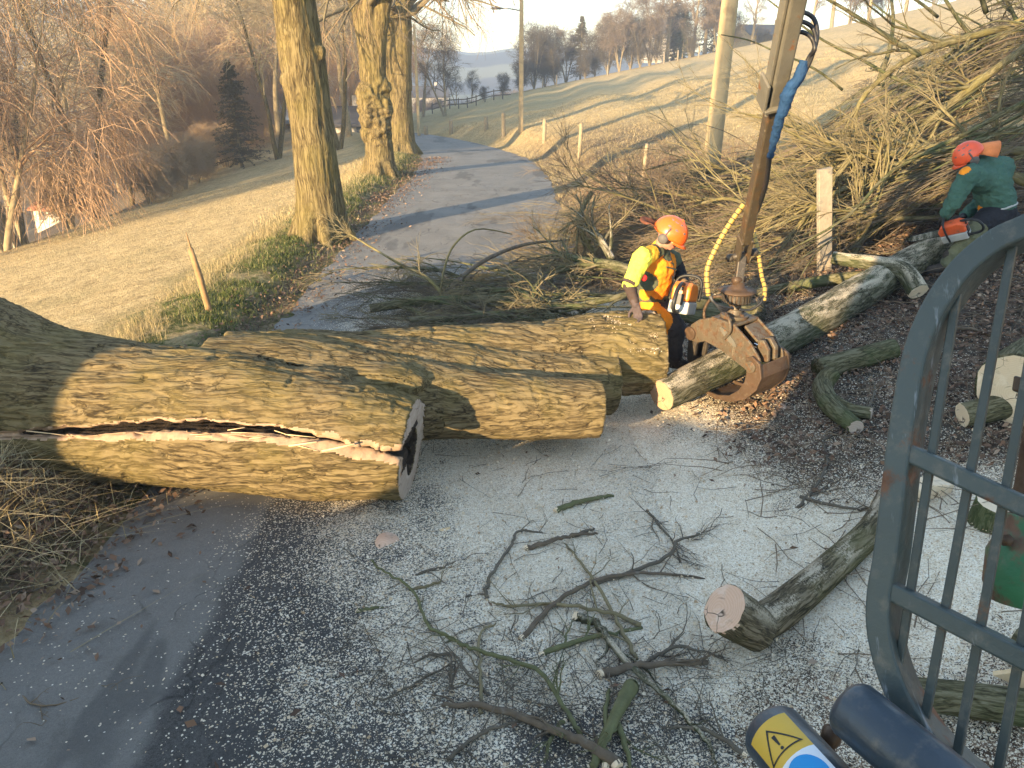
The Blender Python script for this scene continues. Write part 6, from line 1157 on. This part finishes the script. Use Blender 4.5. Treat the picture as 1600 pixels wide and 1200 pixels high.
mb = MB(); mb.tubes(np.array([chest+fw*.168-wd*.03+tor*.03, chest+fw*.165-wd*.01+tor*.07, chest+fw*.16+wd*.005+tor*.11]), np.array([.005, .006, .005]), 6, caps=True); mb.tubes(np.array([neck+fw*.10+wd*.02+tor*.03, chest+fw*.155+wd*.04, waist+fw*.145+wd*.035]), np.array([.007, .007, .007]), 6, caps=True); mb.build('zip', M['blkc'], w1)
def slv(mb): mb.chain([(sn, .088), (sn*.45+en*.55, .078), (en-(en-sn)*.06, .068)])
cloth('sleeve', slv, [M['yl']], w1, .009, wr=.013); mb = MB(); e0 = en-(en-sn)*.06; mb.tubes(np.array([e0-nrm(en-sn)*.012, e0+nrm(en-sn)*.02]), np.array([.069, .066]), 18); mb.build('cuff', M['brn'], w1)
def slb(mb): mb.chain([(en-(en-sn)*.05, .06), (en, .058), (wn-(wn-en)*.12, .042)])
cloth('under_sleeve', slb, [M['brn']], w1, .008, wr=.006)
def slf(mb): mb.chain([(sf, .082), (ef, .062), (wf-(wf-ef)*.2, .05)])
cloth('sleeve', slf, [M['blkc']], w1, .009, wr=.006)
mb = MB(); mb.ell(sn*.35+en*.65+fw*.07+wd*.06, (.03, .02, .03)); mb.build('badge', M['redc'], w1)
def glv(mb): mb.capsule(wn-(wn-en)*.2, wn, .042, .034); hand(mb, wn, (.12, -.12, -.42), (-.1, -.6, -.55), 1.05, .55, 1)
cloth('glove', glv, [M['glv']], w1, .0045, sm=1)
def glf(mb): mb.capsule(wf-(wf-ef)*.6, wf, .046, .038); hand(mb, wf, (.45, -.75, -.12), (.2, .1, -.95), 1.1, .75, -1)
cloth('glove', glf, [M['glv2']], w1, .0045, sm=1)
def trs(mb):
    mb.chain([(waist+tor*.04, .125), (pel, .142)])
    for h_, k_, a_ in ((hn, kn, an), (hf, kf, af)): mb.chain([(pel, .13), (h_, .115), (k_, .086), (a_+(k_-a_)*.5, .078), (a_+(k_-a_)*.12, .07)])
th = nrm(kn-hn); zl = [(hn+(kn-hn)*f-[.075, .03, -.03], .10, 1) for f in (.15, .4, .65, .9)]+[(kn+(an-kn)*.12+np.array([-.07, -.03, 0]), .05, 1)]
cloth('trousers', trs, [M['trs'], M['org']], w1, .011, zl, wr=.012)
def bts(mb): boot(mb, an, tn)
cloth('boot', bts, [M['boot']], w1, .009, wr=.004)
def bts(mb): boot(mb, af, tf)
cloth('boot', bts, [M['boot']], w1, .009, wr=.004)
hm, hax = helmet(w1, HC, ff, fu, M['helm'], 1.06)
hf_, hs_, hu_ = hax; mb = MB(); n = 12; a = np.linspace(-1.2, 1.2, n); rows = []
for q, (r, dz) in enumerate(((.125, -.015), (.185, -.005), (.26, .0), (.30, -.02))): rows += [HC-hf_*r*(.55+.45*math.cos(x))*1.0-hs_*math.sin(x)*(.115-.012*q)+hu_*(dz-.02*math.sin(x*2+q)) for x in a]
mb.add(rows, Q=[[q*n+i, q*n+i+1, (q+1)*n+i+1, (q+1)*n+i] for q in range(3) for i in range(n-1)]); o = mb.build('neck_cape', M['cape'], w1); so = o.modifiers.new('solid', 'SOLIDIFY'); so.thickness = .006
mb = MB(); mb.tubes(np.array([waist+tor*.045-wd*.16, waist+tor*.045+fw*.13, waist+tor*.045+wd*.16, waist+tor*.045-fw*.13, waist+tor*.045-wd*.16]), np.full(5, .014), 6); mb.build('belt', M['blkc'], w1)
# his chainsaw
def chainsaw(loc, fwd, up, mt, label, s=1.0):
    fwd = nrm(np.asarray(fwd, float)); up = nrm(np.asarray(up, float)-(np.asarray(up)@fwd)*fwd); sd = np.cross(fwd, up); ax = np.array([fwd, sd, up]); c = np.asarray(loc, float); o = empty('chainsaw', c, label, 'chainsaw'); q = lambda x, y, z: c+fwd*x*s+sd*y*s+up*z*s
    mb = MB(); mb.prism([(-.17, -.01), (.15, -.01), (.16, .06), (.10, .13), (-.10, .14), (-.17, .10)], c, np.array([fwd*s, up*s, sd]), .15*s); mb.build('engine_cover', mt, o, smooth=False, bevel=.018*s)
    mb = MB(); mb.prism([(-.165, -.115), (.145, -.115), (.15, -.012), (-.165, -.012)], c, np.array([fwd*s, up*s, sd]), .165*s); mb.build('crankcase', M['saw_w'], o, smooth=False, bevel=.014*s)
    mb = MB(); mb.box(q(-.172, .0, .0), (.006*s, .03*s, .045*s), ax); mb.box(q(-.17, -.045, -.06), (.008*s, .02*s, .03*s), ax); lathe(mb, q(-.172, 0, .085), [(0, .018*s), (.012*s, .018*s)], 14, -fwd); mb.build('starter_grip', M['saw_k'], o, smooth=False)
    Pc, Rc = smoothpath([q(.05, -.10, -.09), q(.05, -.115, .05), q(.05, -.085, .17), q(.05, .03, .20), q(.05, .10, .16), q(.05, .11, 0)], [.013*s]*6, 30); mb = MB(); mb.tubes(Pc, Rc, 10, caps=True); mb.build('front_handle', M['saw_k'], o)
    Pc, Rc = smoothpath([q(-.12, .0, .12), q(-.22, .0, .12), q(-.31, .0, .07), q(-.34, .0, -.02), q(-.30, 0, -.09), q(-.15, 0, -.10)], [.017*s]*6, 30); mb = MB(); mb.tubes(Pc, Rc, 10, caps=True); mb.build('rear_handle', M['saw_k'], o)
    mb = MB(); mb.prism([(.13, -.07), (.55, -.062), (.60, -.04), (.61, -.02), (.60, 0), (.55, .022), (.13, .03)], q(0, .07, 0), np.array([fwd*s, up*s, sd]), .008*s); br = mb.build('guide_bar', M['chrome'], o, smooth=False); mb = MB(); mb.prism([(.13, -.078), (.55, -.071), (.61, -.045), (.622, -.02), (.61, .006), (.55, .031), (.13, .038)], q(0, .07, 0), np.array([fwd*s, up*s, sd]), .004*s); mb.build('saw_chain', M['saw_k'], br, smooth=False); return o
chainsaw(at(1069, 468, 6.60), (.42, .86, -.28), (.15, .2, .97), M['saw_o'], 'orange and grey chainsaw held by the worker in the yellow vest', 1.1)
# ---- worker in the green jacket, bent over and sawing, seen from behind
H2 = at(1514, 244, 8.62); f2 = (-.72, .25, -.65); u2 = (-.62, .05, .78)
nk, ch, ws, pv_ = at(1534, 258, 8.66), at(1548, 285, 8.66), at(1557, 315, 8.64), at(1560, 333, 8.62)
sa, ea, wa = at(1513, 276, 8.42), at(1492, 312, 8.36), at(1476, 337, 8.42); sb, eb, wb = at(1566, 262, 8.92), at(1540, 310, 9.05), at(1505, 338, 8.75)
ha, ka, aa = at(1545, 340, 8.50), at(1513, 372, 8.34), at(1479, 415, 8.38); hb, kb, ab = at(1576, 342, 8.76), at(1592, 385, 8.66), at(1600, 430, 8.82)
aa[2] = min(aa[2], aa[2]); gza = topz(aa[0], aa[1]); aa[2] = max(aa[2], gza+.1); ab[2] = topz(ab[0], ab[1])+.12; ta = aa+np.array([-.17, .03, -.075]); tb = ab+np.array([-.17, .05, -.075])
def body2(mb):
    head(mb, H2, f2, u2); mb.chain([(H2-np.array(u2)*.09, .055), (nk, .065)]); mb.chain([(nk, .09), (ch, .15), (ws, .14), (pv_, .14)])
    for s_, e_, w_ in ((sa, ea, wa), (sb, eb, wb)): mb.chain([(nk, .08), (s_, .06), (e_, .044), (w_, .032)])
    for h_, k_, a_ in ((ha, ka, aa), (hb, kb, ab)): mb.chain([(pv_, .11), (h_, .09), (k_, .06), (a_, .045)])
w2 = cloth('person', body2, [M['skin']], None, .013, org=np.array([aa[0]+.3, aa[1], gza])); tag(w2, 'person in a green jacket and red helmet bent over sawing the long log', 'person'); facebits(w2, H2, f2, u2)
def jk(mb):
    mb.chain([(nk, .105), (ch, .20), (ws, .195), (ws+(pv_-ws)*.35, .19)]); mb.chain([(nk, .1), (sa, .115), (ch, .17)]); mb.chain([(nk, .1), (sb, .13), (ch, .18), (ws+[.05, .1, 0], .17)]); mb.chain([(sa, .112), (ea, .088), (wa-(wa-ea)*.1, .062)]); mb.chain([(sb, .11), (eb, .088), (wb-(wb-eb)*.1, .065)])
fa = nrm(np.array(f2)); cloth('jacket', jk, [M['jkt'], M['org']], w2, .013, [(sa-[.10, .03, -.11], .085, 1), (ws+[-.2, -.02, -.12], .08, 1)], wr=.014)
def sh(mb): mb.chain([(ws+(pv_-ws)*.55, .175), (pv_, .182)]); mb.chain([(pv_, .175), (ha+(ka-ha)*.35, .128)]); mb.chain([(pv_, .175), (hb+(kb-hb)*.35, .13)])
cloth('black_overtrousers', sh, [M['blkc']], w2, .013, wr=.010)
def kt(mb):
    for h_, k_, a_ in ((ha, ka, aa), (hb, kb, ab)): mb.chain([(h_+(k_-h_)*.2, .115), (k_, .10), (a_+(k_-a_)*.45, .09), (a_+(k_-a_)*.06, .082)])
cloth('trousers', kt, [M['khk']], w2, .012, wr=.012)
mb = MB(); wm = ws+(pv_-ws)*.5; dd = nrm(pv_-ws); e_1 = nrm(np.cross(dd, [0, 1, .2])); e_2 = np.cross(dd, e_1); Pr = np.array([wm+(e_1*math.cos(a)+e_2*math.sin(a))*.186 for a in np.linspace(0, 6.2832, 25)]); mb.tubes(Pr, np.full(25, .012), 6); mb.build('belt', M['saw_w'], w2)
for a_, t_ in ((aa, ta), (ab, tb)):
    def bts(mb): boot(mb, a_, t_)
    cloth('boot', bts, [M['boot']], w2, .01, wr=.004)
def g2(mb): mb.capsule(wa-(wa-ea)*.15, wa, .05, .04); hand(mb, wa, (-.1, .5, -.6), (.5, .2, -.6), 1.1, .8, 1)
cloth('glove', g2, [M['saw_k']], w2, .005, sm=1)
def g3(mb): mb.capsule(wb-(wb-eb)*.15, wb, .05, .04); hand(mb, wb, (-.4, -.2, -.6), (-.3, .2, -.6), 1.1, .8, -1)
cloth('glove', g3, [M['saw_k']], w2, .005, sm=1)
hm2, ax2 = helmet(w2, H2, f2, u2, M['helmr'], 1.05)
h1, h2, h3 = ax2; mb = MB(); rows = []; n = 14; a = np.linspace(-1.35, 1.35, n); dn = nrm(nk+np.array([.12, 0, .07])-H2)
for q, (r, k) in enumerate(((.12, .02), (.15, .10), (.19, .19), (.21, .28))): rows += [H2+dn*k-h1*.10*math.cos(x)*(1-q*.1)+h3*(.05+.03*math.cos(x))*(1-.25*q)-h2*math.sin(x)*r*.8+np.array([0, 0, .06*q*math.cos(x)*.7]) for x in a]
mb.add(rows, Q=[[q*n+i, q*n+i+1, (q+1)*n+i+1, (q+1)*n+i] for q in range(3) for i in range(n-1)]); o = mb.build('neck_cape', M['cape2'], w2); so = o.modifiers.new('solid', 'SOLIDIFY'); so.thickness = .006
chainsaw(at(1490, 361, 8.35), (-.55, .62, -.35), (-.35, -.30, .9), M['saw_r'], 'dirty red chainsaw held against the far end of the long log', .85)
mb = MB(); mb.box((0, 530, 25), (890, 590, 75)); hz = mb.build('haze', m_air, smooth=False); tag(hz, 'thin blue winter haze filling the valley', 'haze', kind='stuff')
